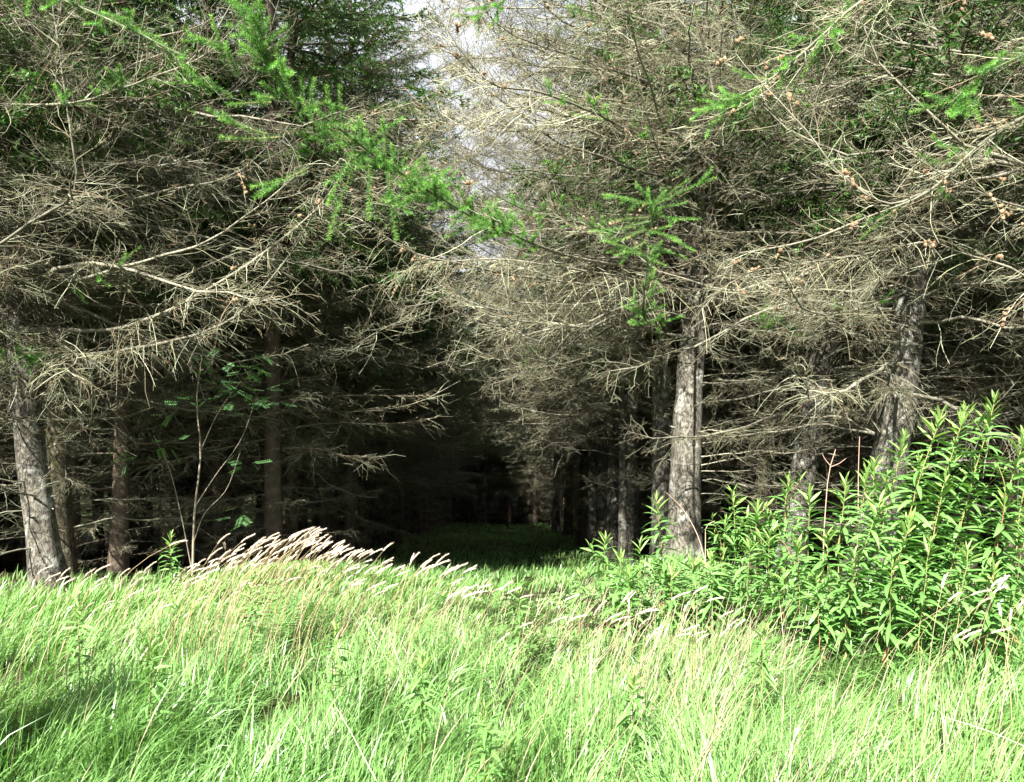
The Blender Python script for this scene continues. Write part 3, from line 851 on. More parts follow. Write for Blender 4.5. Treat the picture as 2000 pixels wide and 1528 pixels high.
long_bough('r1', [(1372, 60, 8.8), (1240, -60, 7.4), (1090, -40, 6.6), (980, 0, 6.2), (920, 40, 6.0)], 'wispy', 90, .02, .6, cones=8, green=(.4, 1.0, .9))
long_bough('r1', [(1372, 140, 8.8), (1260, 60, 7.8), (1160, 40, 7.2), (1090, 30, 6.9)], 'upcurl', 91, .02, .9, cones=20, green=(.3, 1.0, .5))
long_bough('lx', [(-330, 60, 6.4), (0, -40, 5.6), (180, 20, 5.1), (290, 70, 4.9), (370, 110, 4.8)], 'wispy', 92, .02, .8, green=(.55, 1.0, .8))
# right-hand larch limbs
long_bough('rx', [(2330, 120, 5.5), (2060, 200, 5.0), (1900, 290, 4.7), (1800, 372, 4.6), (1660, 430, 4.6), (1560, 468, 4.7), (1440, 492, 4.8)], 'upcurl', 21, .026, .9, cones=60, green=(.3, .8, .35))
long_bough('rx', [(1990, 330, 4.9), (1850, 360, 4.7), (1710, 395, 4.6), (1640, 345, 4.6), (1540, 235, 4.6), (1435, 125, 4.7)], 'wispy', 22, .013, 1.2, cones=45)
long_bough('rx', [(2300, -250, 5.4), (1980, -120, 5.0), (1665, 15, 4.9), (1560, 110, 4.9), (1450, 195, 5.0), (1340, 270, 5.2)], 'upcurl', 23, .024, .9, cones=40, green=(.3, .95, .8))
long_bough('rx', [(2330, 40, 5.4), (2120, 60, 4.6), (1990, 110, 4.2), (1900, 150, 4.1), (1850, 200, 4.1)], 'wispy', 24, .016, .6, cones=6, green=(.4, 1.0, 1.3))
long_bough('rx', [(2330, 420, 5.4), (2080, 430, 4.9), (1930, 390, 4.7), (1820, 340, 4.6), (1750, 290, 4.6)], 'wispy', 25, .016, 1.3, cones=40)
long_bough('rx', [(2330, 620, 5.5), (2060, 560, 5.1), (1900, 500, 4.9), (1780, 470, 4.8), (1700, 500, 4.8)], 'larch', 26, .018, .8, cones=22)
long_bough('s1', [(1790, 560, 7.4), (1690, 600, 6.9), (1580, 600, 6.6), (1500, 560, 6.5)], 'upcurl', 27, .022, 1.1, cones=6, green=(.3, .6, .3))
long_bough('s1', [(1800, 480, 7.4), (1690, 500, 6.6), (1560, 520, 6.2), (1440, 545, 6.0), (1380, 600, 5.9)], 'larch', 28, .022, 1.0, cones=6)
long_bough('s2', [(1610, 700, 9.3), (1540, 640, 8.2), (1500, 615, 7.6), (1430, 640, 7.3)], 'wispy', 29, .018, 1.0, green=(.45, .85, 1.1), label="short branch with a tuft of bright green needles")
long_bough('s2', [(1585, 890, 9.3), (1610, 890, 9.1), (1640, 892, 9.0)], 'wispy', 30, .022, .2, label="short pale snapped branch")

# ------------------------------------------------------------------ willowherb
def leaf_mesh(seed, droop, fold, col):
    rng = np.random.default_rng(seed)
    K = 7
    s = np.linspace(0, 1, K)
    w = 0.098 * np.sin(np.pi * np.clip(s * .93 + .05, 0, 1)) ** 0.9 * (1 - 0.35 * s)
    w[0] = 0.012; w[-1] = 0.002
    ang = -droop * s ** 1.1
    dx = np.cumsum(np.r_[0, np.cos(ang[1:])]) / (K - 1)
    dz = np.cumsum(np.r_[0, np.sin(ang[1:])]) / (K - 1)
    side = rng.normal(0, .05) * s ** 2
    c = np.stack([dx, side, dz], 1)
    l = c + np.stack([0 * s, w, w * fold], 1); r = c + np.stack([0 * s, -w, w * fold * .9], 1)
    v = np.stack([l, c, r], 1).reshape(-1, 3)
    i = np.arange(K - 1) * 3
    q = np.concatenate([np.stack([i, i + 1, i + 4, i + 3], 1), np.stack([i + 1, i + 2, i + 5, i + 4], 1)])
    cc = np.tile(np.array([[1., 1, 1], [1.35, 1.25, 1.3], [1., 1, 1]]), (K, 1)) * np.asarray(col)
    mb = MB(); mb.add(v, quads=q, col=cc)
    return mb.mesh("leaf", M_LEAF)
LG = (0.10, 0.222, 0.055)
LEAVES = [leaf_mesh(i, d, f, LG) for i, (d, f) in enumerate([(.35, .5), (.7, .35), (1.1, .3), (.9, .6), (.2, .6)])]
YOUNG = [leaf_mesh(10 + i, d, .8, (0.155, 0.27, 0.065)) for i, d in enumerate((-.15, .2))]
WITHER = [leaf_mesh(20 + i, d, .9, c) for i, (d, c) in enumerate([(1.5, (.24, .18, .09)), (1.2, (.26, .14, .07)), (1.4, (.19, .19, .06))])]

def leaf_rot(az, elev, roll):
    return (Matrix.Rotation(az, 3, 'Z') @ Matrix.Rotation(-elev, 3, 'Y') @ Matrix.Rotation(roll, 3, 'X')).to_euler()

def willowherb(x, y, h, label, seed, lean=(0.0, 0.0), size=1.0, group="willowherb stems in the tall stand", dense=1.0, shoots=0, red=0.4, top_bunch=True, from_t=0.12, sc=0.168, name="willowherb_plant"):
    rng = np.random.default_rng(seed)
    z = float(gz(x, y))
    root = link(name, None, loc=(x, y, z - .02))
    tag(root, label, "plant", group)
    def one_stem(p0, h, lean, t_lo, n, sc):
        K = 9
        s = np.linspace(0, 1, K)
        P = np.stack([p0[0] + lean[0] * h * s ** 1.5, p0[1] + lean[1] * h * s ** 1.5, p0[2] + h * s * (1 - .08 * (abs(lean[0]) + abs(lean[1])) * s)], 1)
        P[:, :2] += np.cumsum(rng.normal(0, .006, (K, 2)), 0)
        mb = MB()
        v, q = strands(P[None], (0.0042 * (0.5 + .5 * h) * np.linspace(1.1, .45, K))[None], 5)
        sg = np.array([0.17, 0.22, 0.06]); sr = np.array([0.26, 0.11, 0.08])
        k = np.repeat(np.clip(1.3 * (1 - s) * 0 + red * (0.5 + rng.random()) , 0, 1), 5)[:, None] if False else np.full((len(v), 1), np.clip(red * (0.4 + rng.random()), 0, 1))
        mb.add(v, quads=q, col=sg * (1 - k) + sr * k)
        link("stem", mb.mesh("stem", M_STEM), root)
        az = rng.uniform(0, 6.28)
        for i in range(n):
            t = t_lo + (1 - t_lo) * ((i + .5) / n) ** 0.9
            az += 2.4 + rng.normal(0, .25)
            p, d = sample(P[None], np.zeros(1, int), np.array([t]))
            top = np.clip((t - .80) / .2, 0, 1)
            ls = sc * size * rng.uniform(.8, 1.2) * (1 - .55 * top ** 1.5) * (0.75 + .25 * min(1, (t - t_lo) * 4))
            el = 0.30 + rng.normal(0, .18) + 0.85 * top - 0.35 * (1 - t)
            if t < .34 and rng.random() < .22:
                ls *= .6
                me = WITHER[int(rng.integers(3))]; el -= .5
            elif top > .45:
                me = YOUNG[int(rng.integers(2))]
            else:
                me = LEAVES[int(rng.integers(5))]
            link("leaf", me, root, loc=p[0], rot=leaf_rot(az, el, rng.normal(0, .3)), scale=(ls, ls * rng.uniform(.85, 1.25), ls))
        return P
    n = int(62 * h * dense) + 12
    P = one_stem((0, 0, 0), h, lean, from_t, n, sc)
    for k in range(shoots):
        t = rng.uniform(.45, .75)
        p, d = sample(P[None], np.zeros(1, int), np.array([t]))
        a = rng.uniform(0, 6.28)
        one_stem(p[0], h * rng.uniform(.22, .38), (math.cos(a) * .6, math.sin(a) * .6), .25, 14, sc * .75)
    return root

STAND = "willowherb stems in the tall stand"
wh = [ # px of top, y of top, Y distance, lean, label
    (1935, 775, 3.9, .10, "tallest willowherb at the right, its tip highest of the whole stand"),
    (1822, 805, 3.8, .10, "tall willowherb with a pale yellowish tip in front of the leaning lichen trunk"),
    (1888, 800, 4.0, .11, "tall willowherb with yellowish tip second from the tallest at right"),
    (1978, 838, 3.6, .08, "willowherb with a yellowish tip at the right edge below the tallest"),
    (1760, 850, 4.2, .08, "willowherb overlapping the lower part of the leaning lichen trunk"),
    (1672, 915, 4.6, .03, "willowherb below the upright pinkish bare stalk"),
    (1640, 935, 4.3, .02, "leafy willowherb below the forked dry stalk"),
    (1580, 960, 4.4, .00, "willowherb with narrow tip in front of the tan leaning trunk"),
    (1525, 930, 5.0, .02, "branching willowherb with pinkish stem at the left shoulder of the stand"),
    (1430, 960, 5.3, -.03, "bushy willowherb standing alone against the dark gap right of the stout trunk"),
    (1410, 1010, 5.2, .02, "shorter willowherb leaning into the bushy one by the dark gap"),
    (1278, 968, 5.4, -.03, "thin red-stemmed willowherb with half withered leaves before the stout trunk"),
    (1185, 1050, 5.6, .0, "small willowherb at the edge of the ride, leftmost of the stand"),
    (1215, 1090, 5.0, .02, "low broad willowherb next to the leftmost one"),
    (1255, 1060, 5.2, .04, "low willowherb beside the red-stemmed one"),
    (1705, 965, 3.9, .10, "willowherb with big arching leaves in the middle of the stand"),
    (1770, 1010, 3.6, .10, "willowherb with broad drooping leaves in front of the stand"),
    (1850, 930, 3.7, .08, "dense willowherb behind the front of the stand at right"),
    (1900, 900, 4.1, .06, "willowherb filling the gap under the two tallest tips"),
    (1960, 960, 3.5, .06, "willowherb at the right edge with a reddish lower stem"),
    (1620, 1040, 3.9, .02, "willowherb with a straight reddish stem at the front of the stand"),
    (1560, 1060, 4.1, -.02, "front willowherb with red and withered lower leaves"),
    (1680, 1080, 3.7, .04, "short front willowherb with yellow green stem"),
    (1745, 1090, 3.5, .03, "short front willowherb above dry brown leaves"),
    (1500, 1040, 4.6, .0, "low willowherb in the hollow left of the front stems"),
    (1455, 1060, 4.8, .0, "low willowherb among ferny green growth"),
    (1820, 1060, 3.5, .05, "front willowherb casting shade on the grass at right"),
    (1885, 1070, 3.4, .05, "low front willowherb near the drooping pale seed heads"),
    (1940, 1110, 3.3, .04, "lowest willowherb at the right edge in the grass"),
    (1350, 1100, 5.0, .0, "short pale willowherb at the foot of the stout trunk"),
    (1395, 1090, 4.9, .0, "short willowherb right of the fern patch"),
    (1310, 1120, 4.8, .0, "short willowherb left of the fern patch"),
    (1600, 1130, 3.8, .0, "knee-high willowherb in front of the red-stemmed ones"),
    (1530, 1120, 4.2, .0, "knee-high willowherb sheltering reddish dead leaves"),
    (1800, 960, 4.2, .07, "willowherb half hidden at the heart of the stand"),
    (1730, 930, 4.4, .06, "willowherb half hidden behind the arching-leaved one"),
    (2000, 890, 3.9, .05, "willowherb cut by the right edge behind the yellowish tips"),
    (1860, 870, 4.3, .06, "willowherb at the back of the stand under the second yellowish tip"),
    (1990, 1010, 3.4, .04, "willowherb cut by the right edge above the drooping seed heads"),
    (1790, 900, 4.5, .05, "willowherb at the back of the stand right of the lichen trunk"),
    (1700, 900, 4.9, .02, "willowherb at the back of the stand right of the bare stalk"),
    (1480, 985, 5.2, .0, "slim willowherb between the bushy one and the stand"),
    (1230, 1120, 4.7, .0, "knee-high willowherb at the ride edge among bleached seed heads"),
]
for i, (px, py, Y, ln, lab) in enumerate(wh):
    Y = Y * .6 + 2.15
    top = at(px, py, Y)
    h = max(.35, top[2] - float(gz(top[0], Y)) + .02)
    red = .9 if ("red" in lab or "pink" in lab) else .35
    willowherb(top[0] - ln * 2.0 * h, Y, h, lab, 500 + i, lean=(ln * 2.0, random.uniform(-.06, .03)), size=1.0 if Y < 4.5 else .95,
               shoots=3 if ("branch" in lab or "bushy" in lab) else (1 if i % 3 == 0 else 0), red=red, dense=.95)
for i, (px, py, Y, h, lab) in enumerate([
    (150, 1245, 3.7, .42, "dark young willowherb shoot in the shaded grass at left"),
    (330, 1095, 4.7, .62, "bright willowherb standing at the left end of the pale seed grass"),
    (1010, 1205, 4.4, .40, "small willowherb shoot in the grass at the middle of the ride mouth"),
    (822, 1362, 3.0, .38, "small willowherb rosette in the foreground grass left of centre"),
    (490, 1205, 4.1, .38, "faint young willowherb in the grass below the seed heads"),
    (940, 1470, 2.6, .34, "yellowish young willowherb in the nearest grass"),
    (1130, 1160, 5.2, .4, "small willowherb shoot on the right verge of the short-grass track"),
    (650, 1290, 3.4, .4, "single willowherb shoot in the grass below the seed stand's right half"),
    (1480, 1290, 3.3, .4, "small willowherb shoot in the dry grass before the tall stand"),
    (300, 1330, 3.1, .4, "single willowherb shoot in the grass right of the shaded hollow"),
    (1240, 1400, 2.8, .4, "small willowherb shoot low in the foreground right of centre"),
]):
    p = at(px, py, Y)
    hh = max(.25, p[2] - float(gz(p[0], Y))) + .18
    willowherb(p[0], Y, hh, lab, 700 + i, size=.85, group="young willowherb in the open grass", dense=1.1, from_t=.35, red=.6, sc=.115)
# a clump standing off frame at the left, whose shade falls on the grass
for i, (x, y) in enumerate([(-2.45 - .09 * (k % 4), 2.3 + .17 * (k // 4) + .05 * (k % 3)) for k in range(14)]):
    willowherb(x, y, 1.45 - .025 * i, "leafy willowherb just outside the left edge whose shade falls on the grass", 740 + i, size=1.1, group="willowherb outside the left edge", dense=1.2)

# dry leafless stalks among the willowherb
def dry_stalk(pts, r, label, seed, forks=(), name="dry_stalk", col=(.38, .24, .18)):
    W = curve([at(*p) for p in pts], 10)
    base = W[0].copy()
    root = link(name, None, loc=base); tag(root, label, "stalk")
    mb = MB(); v, q = strands(W[None], (r * np.linspace(1, .5, 10))[None], 5); mb.add(v, quads=q, col=col)
    link("stem", mb.mesh("dry_stem", M_STEM, shift=base), root)
    for f in forks:
        F = curve([at(*p) for p in f], 6)
        mb = MB(); v, q = strands(F[None], (r * .7 * np.linspace(1, .5, 6))[None], 4); mb.add(v, quads=q, col=col)
        link("side_twig", mb.mesh("side_twig", M_STEM, shift=base), root)
dry_stalk([(1606, 1180, 4.5), (1612, 1000, 4.5), (1622, 910, 4.5), (1632, 878, 4.5)], .004, "forked pinkish dry stalk rising out of the willowherb", 1, [[(1622, 910, 4.5), (1610, 895, 4.5), (1606, 886, 4.5)], [(1623, 912, 4.5), (1640, 905, 4.5), (1652, 896, 4.5)]])
dry_stalk([(1672, 1150, 4.7), (1676, 1000, 4.7), (1677, 900, 4.7), (1679, 853, 4.7)], .004, "straight pinkish bare stalk taller than the leaves around it", 2)
dry_stalk([(1385, 1130, 5.6), (1360, 1040, 5.7), (1330, 990, 5.8), (1302, 963, 5.8)], .0035, "thin tan dry stem slanting across the stout trunk's foot", 3)
dry_stalk([(1380, 1130, 5.2), (1378, 1060, 5.2), (1382, 1025, 5.2), (1396, 1018, 5.2)], .004, "hooked pale dry stem in the dark gap right of the stout trunk", 4, col=(.45, .36, .24))
dry_stalk([(735, 1525, 2.3), (710, 1478, 2.45), (685, 1430, 2.65), (657, 1382, 2.8)], .0020, "long white straw lying across the foreground grass", 5, col=(.5, .44, .32), name="straw")
dry_stalk([(2010, 1462, 2.5), (1930, 1428, 2.5), (1842, 1400, 2.55)], .0018, "bent white straw in the grass at the lower right", 6, [[(1842, 1400, 2.55), (1850, 1440, 2.5), (1862, 1480, 2.45)]], col=(.5, .44, .32), name="straw")

# ------------------------------------------------------------------ seed grass stalks
def stalk_meshes(seed, h, arc):
    rng = np.random.default_rng(seed)
    K = 9; s = np.linspace(0, 1, K)
    P = np.stack([arc * h * s ** 2.2, rng.normal(0, .02) * s, h * (s - .28 * arc * s ** 3)], 1)
    mb = MB(); v, q = strands(P[None], (np.linspace(.0019, .0011, K))[None], 3); mb.add(v, quads=q, col=np.array([.44, .35, .20]) * rng.uniform(.85, 1.15))
    st = mb.mesh("stalk", M_SEED)
    T = norm(P[-1] - P[-2]); HL = rng.uniform(.07, .095)
    hs = np.linspace(0, 1, 7)[:, None]
    H = P[-1] + T * HL * hs + np.array([.22 * HL, 0, -.12 * HL]) * hs ** 2
    mb = MB()
    prof = np.array([.18, .75, 1, .95, .8, .5, .1]) * .0034
    col = np.array([.60, .51, .41]) * rng.uniform(.9, 1.1)
    v, q = strands(H[None], prof[None], 5); mb.add(v, quads=q, col=col)
    n = 60
    p, d = sample(H[None], np.zeros(n, int), rng.uniform(0, .97, n))
    sd = norm(np.cross(d, rng.normal(0, 1, (n, 3))))
    tip = p + d * .013 + sd * .0075 * rng.uniform(.6, 1.3, (n, 1)); w = norm(np.cross(d, sd)) * .0026
    tri = np.stack([p + sd * .003 - w, p + sd * .003 + w, tip], 1).reshape(-1, 3)
    mb.add(tri, tris=np.arange(n * 3).reshape(-1, 3), col=np.repeat(col * rng.uniform(.8, 1.25, (n, 1)), 3, 0))
    return st, mb.mesh("seed_head", M_SEED)
STALKS = [stalk_meshes(900 + i, 1.0, a) for i, a in enumerate((.26, .36, .46, .56, .40, .30, .50))]
def seed_stalk(tipx, tipy, Y, label, group, rng, lowest=.3):
    p = at(tipx, tipy, Y)
    i = int(rng.integers(len(STALKS)))
    st, hd = STALKS[i]
    arc = (.26, .36, .46, .56, .40, .30, .50)[i]
    h = max(lowest, p[2] - float(gz(p[0], Y))) / (1 - .28 * arc)
    a = rng.normal(0.1, .5)
    root = link("tall_grass_stalk", None, loc=(p[0] - arc * h * math.cos(a), Y - arc * h * math.sin(a), float(gz(p[0] - arc * h, Y)) - .01), rot=(0, 0, a))
    tag(root, label, "grass stalk", group)
    link("stem", st, root, scale=(h, 1, h))
    k = float(rng.uniform(.85, 1.15))
    # the head keeps its own size at the end of the scaled stem
    e = np.array([arc * h, 0, h * (1 - .28 * arc)]); e0 = np.array([arc, 0, 1 - .28 * arc])
    link("seed_head", hd, root, loc=e - e0 * k, scale=k)

rs = np.random.default_rng(5)
for i in range(170):
    px = 345 + 350 * (rs.beta(1.5, 1.25)) if i < 112 else rs.uniform(600, 915)
    topline = np.interp(px, [340, 400, 450, 560, 610, 670, 740, 800, 850, 905], [1100, 1085, 1070, 1052, 1050, 1075, 1085, 1090, 1098, 1118])
    py = topline + abs(rs.normal(0, 1)) * 40
    seed_stalk(px, py, rs.uniform(3.9, 5.2), "pale pinkish seed head in the " + ("left end" if px < 440 else "thick middle" if px < 590 else "sloping right half" if px < 720 else "thin right tail") + (", upper fringe," if py < topline + 22 else ", lower down,") + " of the seed grass", "seed grass leaning before the dark wood", rs)
for px, py in [(332, 1055), (425, 1062), (470, 1058), (525, 1055), (585, 1046), (605, 1047), (650, 1070), (745, 1068), (722, 1075), (835, 1090)]:
    seed_stalk(px, py, rs.uniform(4.1, 4.5), "pale seed head standing clear above the tall seed grass against the dark", "seed heads clear of the grass", rs)
for i in range(22):
    seed_stalk(rs.uniform(60, 330), rs.uniform(1105, 1190), rs.uniform(4.2, 5.2), "scattered thin seed head in the rough grass near the left trunks", "seed heads near the left trunks", rs)
for i in range(38):
    seed_stalk(rs.uniform(900, 1450), rs.uniform(1150, 1260), rs.uniform(3.4, 4.8), "bleached seed head in the dry grass below the willowherb", "bleached seed heads on the right", rs, .22)
for i in range(16):
    seed_stalk(rs.uniform(1830, 2010), rs.uniform(1130, 1250), rs.uniform(3.3, 3.9), "large drooping cream seed head by the right edge", "seed heads at the right edge", rs)

# ------------------------------------------------------------------ ferns and rowan sapling
def frond_mesh(seed, L, arch):
    rng = np.random.default_rng(seed)
    K = 10; s = np.linspace(0, 1, K)
    P = np.stack([L * s * (.25 + arch * s), .03 * L * np.sin(s * 3), L * (s - .35 * arch * s ** 2)], 1)
    mb = MB(); v, q = strands(P[None], np.linspace(.003, .001, K)[None], 3); mb.add(v, quads=q, col=(.13, .2, .05))
    n = 17
    for side in (-1, 1):
        for i in range(n):
            t = .18 + .8 * i / n
            p, d = sample(P[None], np.zeros(1, int), np.array([t]))
            ln = L * .30 * math.sin(math.pi * min(1, (1.02 - t) * .72 + .06)) + .008
            out = norm(np.array([0, side, 0.12]) + d[0] * .35)
            m = 7; ss = np.linspace(0, 1, m)
            C = p + out * ln * ss[:, None] + np.array([0, 0, -.12 * ln]) * ss[:, None] ** 2
            wv = norm(np.cross(out, np.array([1, 0, .4]))) ; dd = d[0]
            w = .010 * (L / .5) * (1 - ss * .85) * np.where(np.arange(m) % 2, 1.25, .55)
            A = C + dd * w[:, None]; B = C - dd * w[:, None]
            vv = np.stack([A, B], 1).reshape(-1, 3); k = np.arange(m - 1) * 2
            mb.add(vv, quads=np.stack([k, k + 1, k + 3, k + 2], 1), col=np.array([.10, .22, .05]) * rng.uniform(.85, 1.2))
    return mb.mesh("frond", M_LEAF)
FRONDS = [frond_mesh(i, .5, a) for i, a in enumerate((.25, .5, .8))]
def fern(px, py, Y, label, n, size, seed, azs=None):
    rng = np.random.default_rng(seed)
    p = at(px, py, Y); z = float(gz(p[0], Y))
    root = link("fern", None, loc=(p[0], Y, z)); tag(root, label, "fern", "ferns by the ride")
    for i in range(n):
        a = azs[i] if azs else i * 6.28 / n + rng.normal(0, .3)
        link("frond", FRONDS[int(rng.integers(3)) if n > 2 else 0], root, loc=(0, 0, 0), rot=(0, rng.normal(0, .1), a), scale=size * float(rng.uniform(.85, 1.15)))
fern(958, 1160, 6.2, "single fern frond upright at the mouth of the dark ride", 2, .62, 1, [.5, 3.6])
fern(1340, 1150, 5.6, "pale fern in front of the stout trunk's base", 7, 1.15, 2)
fern(1395, 1150, 5.4, "pale fern right of the stout trunk's base", 6, 1.0, 3)
fern(1300, 1165, 5.3, "low fern left of the stout trunk's base", 6, .8, 4)
fern(560, 1180, 4.6, "small light green ferny plant under the leaning seed heads", 7, .9, 5)
fern(890, 1140, 6.0, "small dim fern left of the single upright frond", 5, .6, 6)

def rowan():
    rng = np.random.default_rng(9)
    Y = 8.2
    b = at(376, 1130, Y); b[2] = float(gz(b[0], Y))
    root = link("rowan_sapling", None, loc=b); tag(root, "slender bare-stemmed rowan sapling with sparse leaflets in the left shade", "sapling")
    mains = [[(376, 1140, Y), (380, 1000, Y), (392, 880, Y), (384, 780, Y), (395, 690, Y)],
             [(381, 990, Y), (420, 930, Y - .1), (470, 860, Y - .2), (500, 780, Y - .3)],
             [(378, 1060, Y), (402, 1000, Y - .2), (440, 960, Y - .3), (470, 880, Y - .3)],
             [(374, 1110, Y), (350, 990, Y - .1), (325, 900, Y - .1), (300, 850, Y - .1)],
             [(392, 880, Y), (430, 800, Y - .3), (470, 745, Y - .5)]]
    for i, m in enumerate(mains):
        C = curve([at(*p) for p in m], 12)
        mb = MB(); r = .016 if i == 0 else .007
        v, q = strands(C[None], (r * np.linspace(1, .35, 12))[None], 6); mb.add(v, quads=q, col=(.22, .19, .14))
        link("stem", mb.mesh("sapling_stem", M_STEM, shift=b), root)
    # pinnate leaf
    mb = MB(); P = np.stack([np.linspace(0, .17, 6), np.zeros(6), -.02 * np.linspace(0, 1, 6) ** 2], 1)
    v, q = strands(P[None], np.full((1, 6), .0012), 3); mb.add(v, quads=q, col=(.12, .2, .06))
    for i in range(7):
        for s in (-1, 1):
            x = .03 + .021 * i; ln = .045
            o = np.array([x, 0, 0]); d = np.array([.35, s * .93, -.1]); w = np.array([.93, -s * .35, 0]) * .0085
            mb.add([o, o + d * ln * .5 + w, o + d * ln, o + d * ln * .5 - w], quads=[[0, 1, 2, 3]], col=(.075, .17, .06))
    lm = mb.mesh("leaf", M_LEAF)
    for c, n, sp in [((470, 735), 26, 45), ((500, 770), 14, 35), ((430, 760), 10, 30), ((390, 700), 10, 40), ((235, 890), 5, 15), ((310, 880), 7, 25), ((475, 915), 5, 15), ((460, 1010), 6, 14), ((350, 790), 7, 25)]:
        for k in range(n):
            p = at(c[0] + rng.normal(0, sp), c[1] + rng.normal(0, sp * .6), Y - rng.uniform(.1, .7))
            link("leaf", lm, root, loc=p - b, rot=(rng.normal(0, .4), rng.normal(.2, .3), rng.uniform(0, 6.28)), scale=float(rng.uniform(.8, 1.25)))
rowan()

# ------------------------------------------------------------------ grass
def build_grass():
    rng = np.random.default_rng(12)
    def field(N, y0, y1, pw, xw, ride=False):
        u = rng.random(N)
        Y = (y0 ** (1 - pw) + u * (y1 ** (1 - pw) - y0 ** (1 - pw))) ** (1 / (1 - pw))
        half = xw(Y)
        X = rng.uniform(-1, 1, N) * half
        return X, Y
    X1, Y1 = field(178000, 1.35, 8.6, 0.35, lambda y: 0.80 * y + 1.1)
    X2, Y2 = field(26000, 8.0, 40.0, 0.9, lambda y: np.full_like(y, 3.4)); X2 = X2 - .7
    X = np.r_[X1, X2]; Y = np.r_[Y1, Y2]
    ride = np.r_[np.zeros(len(X1), bool), np.ones(len(X2), bool)]

    # the wood floor bears little grass
    keep = np.ones(len(X), bool)
    wood = (~ride) & (((X < -3.2) & (Y > 6.6)) | ((X > 1.9) & (Y > 6.4)))
    keep &= ~(wood & (rng.random(len(X)) < .8))
    # clumps and hollows
    cl = waves(X, Y, 2.3, 12) * .5 + waves(X, Y, 6.5, 18) * .6
    keep &= rng.random(len(X)) < np.clip(0.78 + .34 * cl, .25, 1)
    X, Y, ride, cl = X[keep], Y[keep], ride[keep], cl[keep]
    N = len(X)
    px = 1000 + 1400 * X / Y
    path = np.exp(-((X - .28 + .03 * (Y - 5)) / .72) ** 4) * np.clip((Y - 3.2) / 2.6, 0, 1)
    dry = np.exp(-((X - .95 - .12 * (Y - 4)) / .75) ** 2) * np.clip((Y - 2.4) / 1.4, 0, 1) * np.clip((7.2 - Y) / 1.2, 0, 1)
    dry = np.maximum(dry, .75 * np.exp(-((X + 1.2) / 1.4) ** 2 - ((Y - 4.9) / .9) ** 2))
    dry = np.maximum(dry, .6 * np.clip((Y - 5.4) / 1.2, 0, 1) * (X < -1.6))
    h = (0.27 + .09 * cl) * rng.uniform(.5, 1.3, N) * np.interp(Y, [1, 4.2, 6.0, 7.5], [1, .95, .62, .36])
    h *= 1 - .74 * path
    h = np.where(ride, .16 * rng.uniform(.5, 1.4, N), h)
        # tussocks, each with its own lean and colour
    cellx = np.floor((X + .07 * waves(X, Y, 9, 2)) / .23).astype(int); celly = np.floor((Y + .07 * waves(X, Y, 9, 14)) / .23).astype(int)
    hsh = (cellx * 73856093) ^ (celly * 19349663)
    r1 = ((hsh * 2654435761) % 100003) / 100003.0; r2 = ((hsh * 40503 + 12345) % 99991) / 99991.0; r3 = ((hsh * 9176 + 777) % 99971) / 99971.0
    # wind-combed lean
    ang = 0.25 + .9 * waves(X, Y, 1.1, 24) * .6 + .4 * waves(X, Y, 3.0, 30) + (r1 - .5) * 2.6 + rng.normal(0, .65, N)
    bend = np.clip(.60 + .2 * waves(X, Y, 1.7, 8) + .55 * (r2 - .4) + rng.normal(0, .28, N) + .10, .08, 1.45)
    h = h * (.72 + .55 * r3)
    width = (.0024 + .0075 * rng.random(N) ** 1.8) * np.clip(Y / 3.6, 1.0, 3.0)
    straw = rng.random(N) < (0.010 + .34 * dry)
    width = np.where(straw, width * .45, width)
    h = np.where(straw, h * rng.uniform(.6, 1.15, N), h)
    bend = np.where(straw & (rng.random(N) < .6), bend * .5, bend)
    d = np.stack([np.cos(ang), np.sin(ang)], 1)
    K = 4
    s = np.array([0, .38, .72, 1.0])
    th = bend[:, None] * 1.5 * s[None] ** 1.2
    seg = np.diff(s)
    hx = np.concatenate([np.zeros((N, 1)), np.cumsum(np.sin(th[:, 1:]) * seg, 1)], 1) * h[:, None]
    hz = np.concatenate([np.zeros((N, 1)), np.cumsum(np.cos(th[:, 1:]) * seg, 1)], 1) * h[:, None]
    P = np.empty((N, K, 3))
    P[..., 0] = X[:, None] + d[:, :1] * hx; P[..., 1] = Y[:, None] + d[:, 1:] * hx
    P[..., 2] = gz(X, Y)[:, None] - .01 + hz
    face = ang + math.pi / 2 + rng.normal(0, .9, N)
    W = np.stack([np.cos(face), np.sin(face), rng.normal(0, .25, N)], 1) * width[:, None] * .5
    taper = np.array([.8, 1.0, .7])
    V = np.empty((N, 7, 3))
    for k in range(3):
        V[:, 2 * k] = P[:, k] - W * taper[k]; V[:, 2 * k + 1] = P[:, k] + W * taper[k]
    V[:, 6] = P[:, 3]
    b = (np.arange(N) * 7)[:, None]
    q = np.concatenate([b + np.array([0, 1, 3, 2]), b + np.array([2, 3, 5, 4])])
    t = b + np.array([4, 5, 6])
    g1 = np.array([.118, .248, .060]); g2 = np.array([.198, .335, .105]); g3 = np.array([.085, .195, .058])
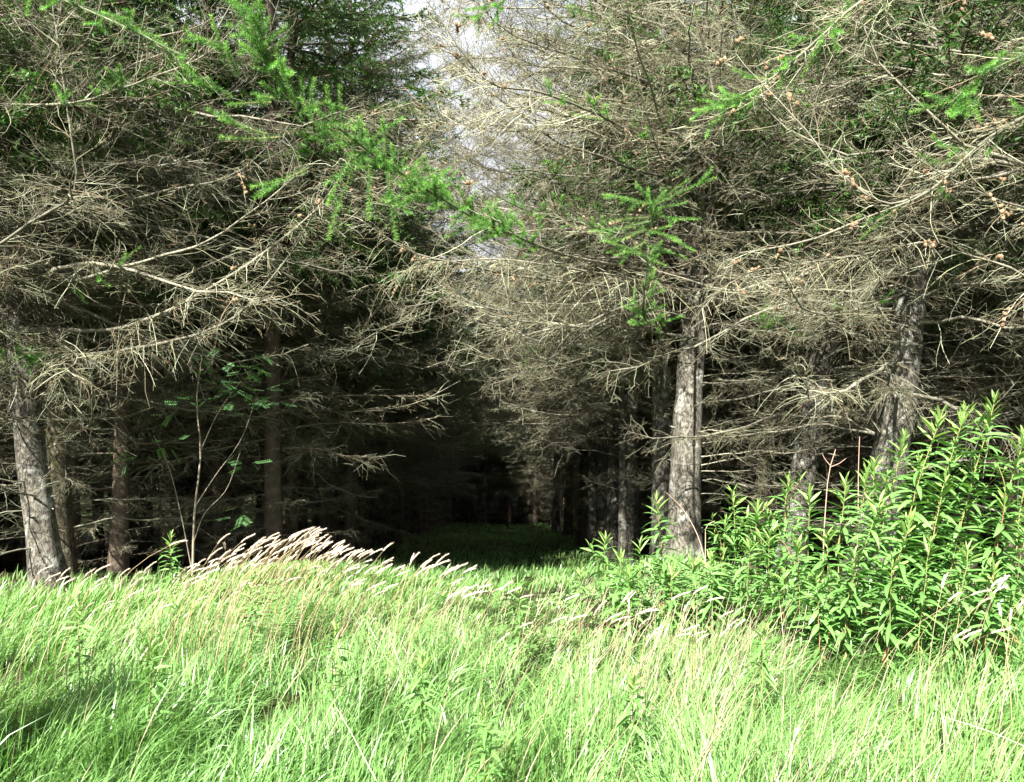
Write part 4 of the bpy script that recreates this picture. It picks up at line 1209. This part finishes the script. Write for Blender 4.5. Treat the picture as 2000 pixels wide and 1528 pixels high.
    m = rng.random((N, 1)); mm = np.clip(.5 + .35 * waves(X, Y, 1.9, 3), 0, 1)[:, None]
    m = np.clip(m * .6 + .5 * r1[:, None], 0, 1)
    c = (g1 * (1 - m) + g2 * m) * (1 - .35 * mm) + g3 * .35 * mm
    sc = np.array([.48, .42, .28]) * rng.uniform(.7, 1.25, (N, 1))
    sc = np.where(rng.random((N, 1)) < .3, np.array([.36, .33, .12]), sc)
    c = np.where(straw[:, None], sc, c) * rng.uniform(.8, 1.2, (N, 1))
    mb = MB()
    mb.add(V.reshape(-1, 3), quads=q, tris=t, col=np.repeat(c, 7, 0))
    # fine wispy flowering stems through the sward
    n = 1500
    Xs, Ys = field(n, 2.2, 7.0, .3, lambda y: .8 * y)
    dk = np.exp(-((Xs - 1.0) / .9) ** 2) + .8 * np.exp(-((Xs + 1.6) / 2.0) ** 2 - ((Ys - 5) / 1.0) ** 2) + .03
    kp = rng.random(n) < dk; Xs, Ys = Xs[kp], Ys[kp]; n = len(Xs)
    hh = rng.uniform(.3, .52, n) * np.interp(Ys, [2, 4.5, 7], [1, 1, .6]); aa = rng.normal(.2, .5, n); ss = np.linspace(0, 1, 5)
    C = np.empty((n, 5, 3)); bx = hh[:, None] * rng.uniform(.15, .6, n)[:, None] * ss ** 2
    C[..., 0] = Xs[:, None] + np.cos(aa)[:, None] * bx; C[..., 1] = Ys[:, None] + np.sin(aa)[:, None] * bx
    C[..., 2] = gz(Xs, Ys)[:, None] + hh[:, None] * ss
    v, qq = strands(C, np.tile(np.array([.0013, .0012, .0010, .0028, .0008]), (n, 1)), 3)
    mb.add(v, quads=qq, col=np.repeat(np.array([.46, .39, .27]) * rng.uniform(.7, 1.2, (n, 1)), 15, 0))
    o = link("grass", mb.mesh("grass", M_GRASS, smooth=True))
    tag(o, "long wind-combed grass of the sunlit clearing, green mixed with straw", "grass", kind="stuff")
build_grass()
print("objects", len(bpy.data.objects), "tris", sum(len(m.loops) - 2 * len(m.polygons) for m in bpy.data.meshes))
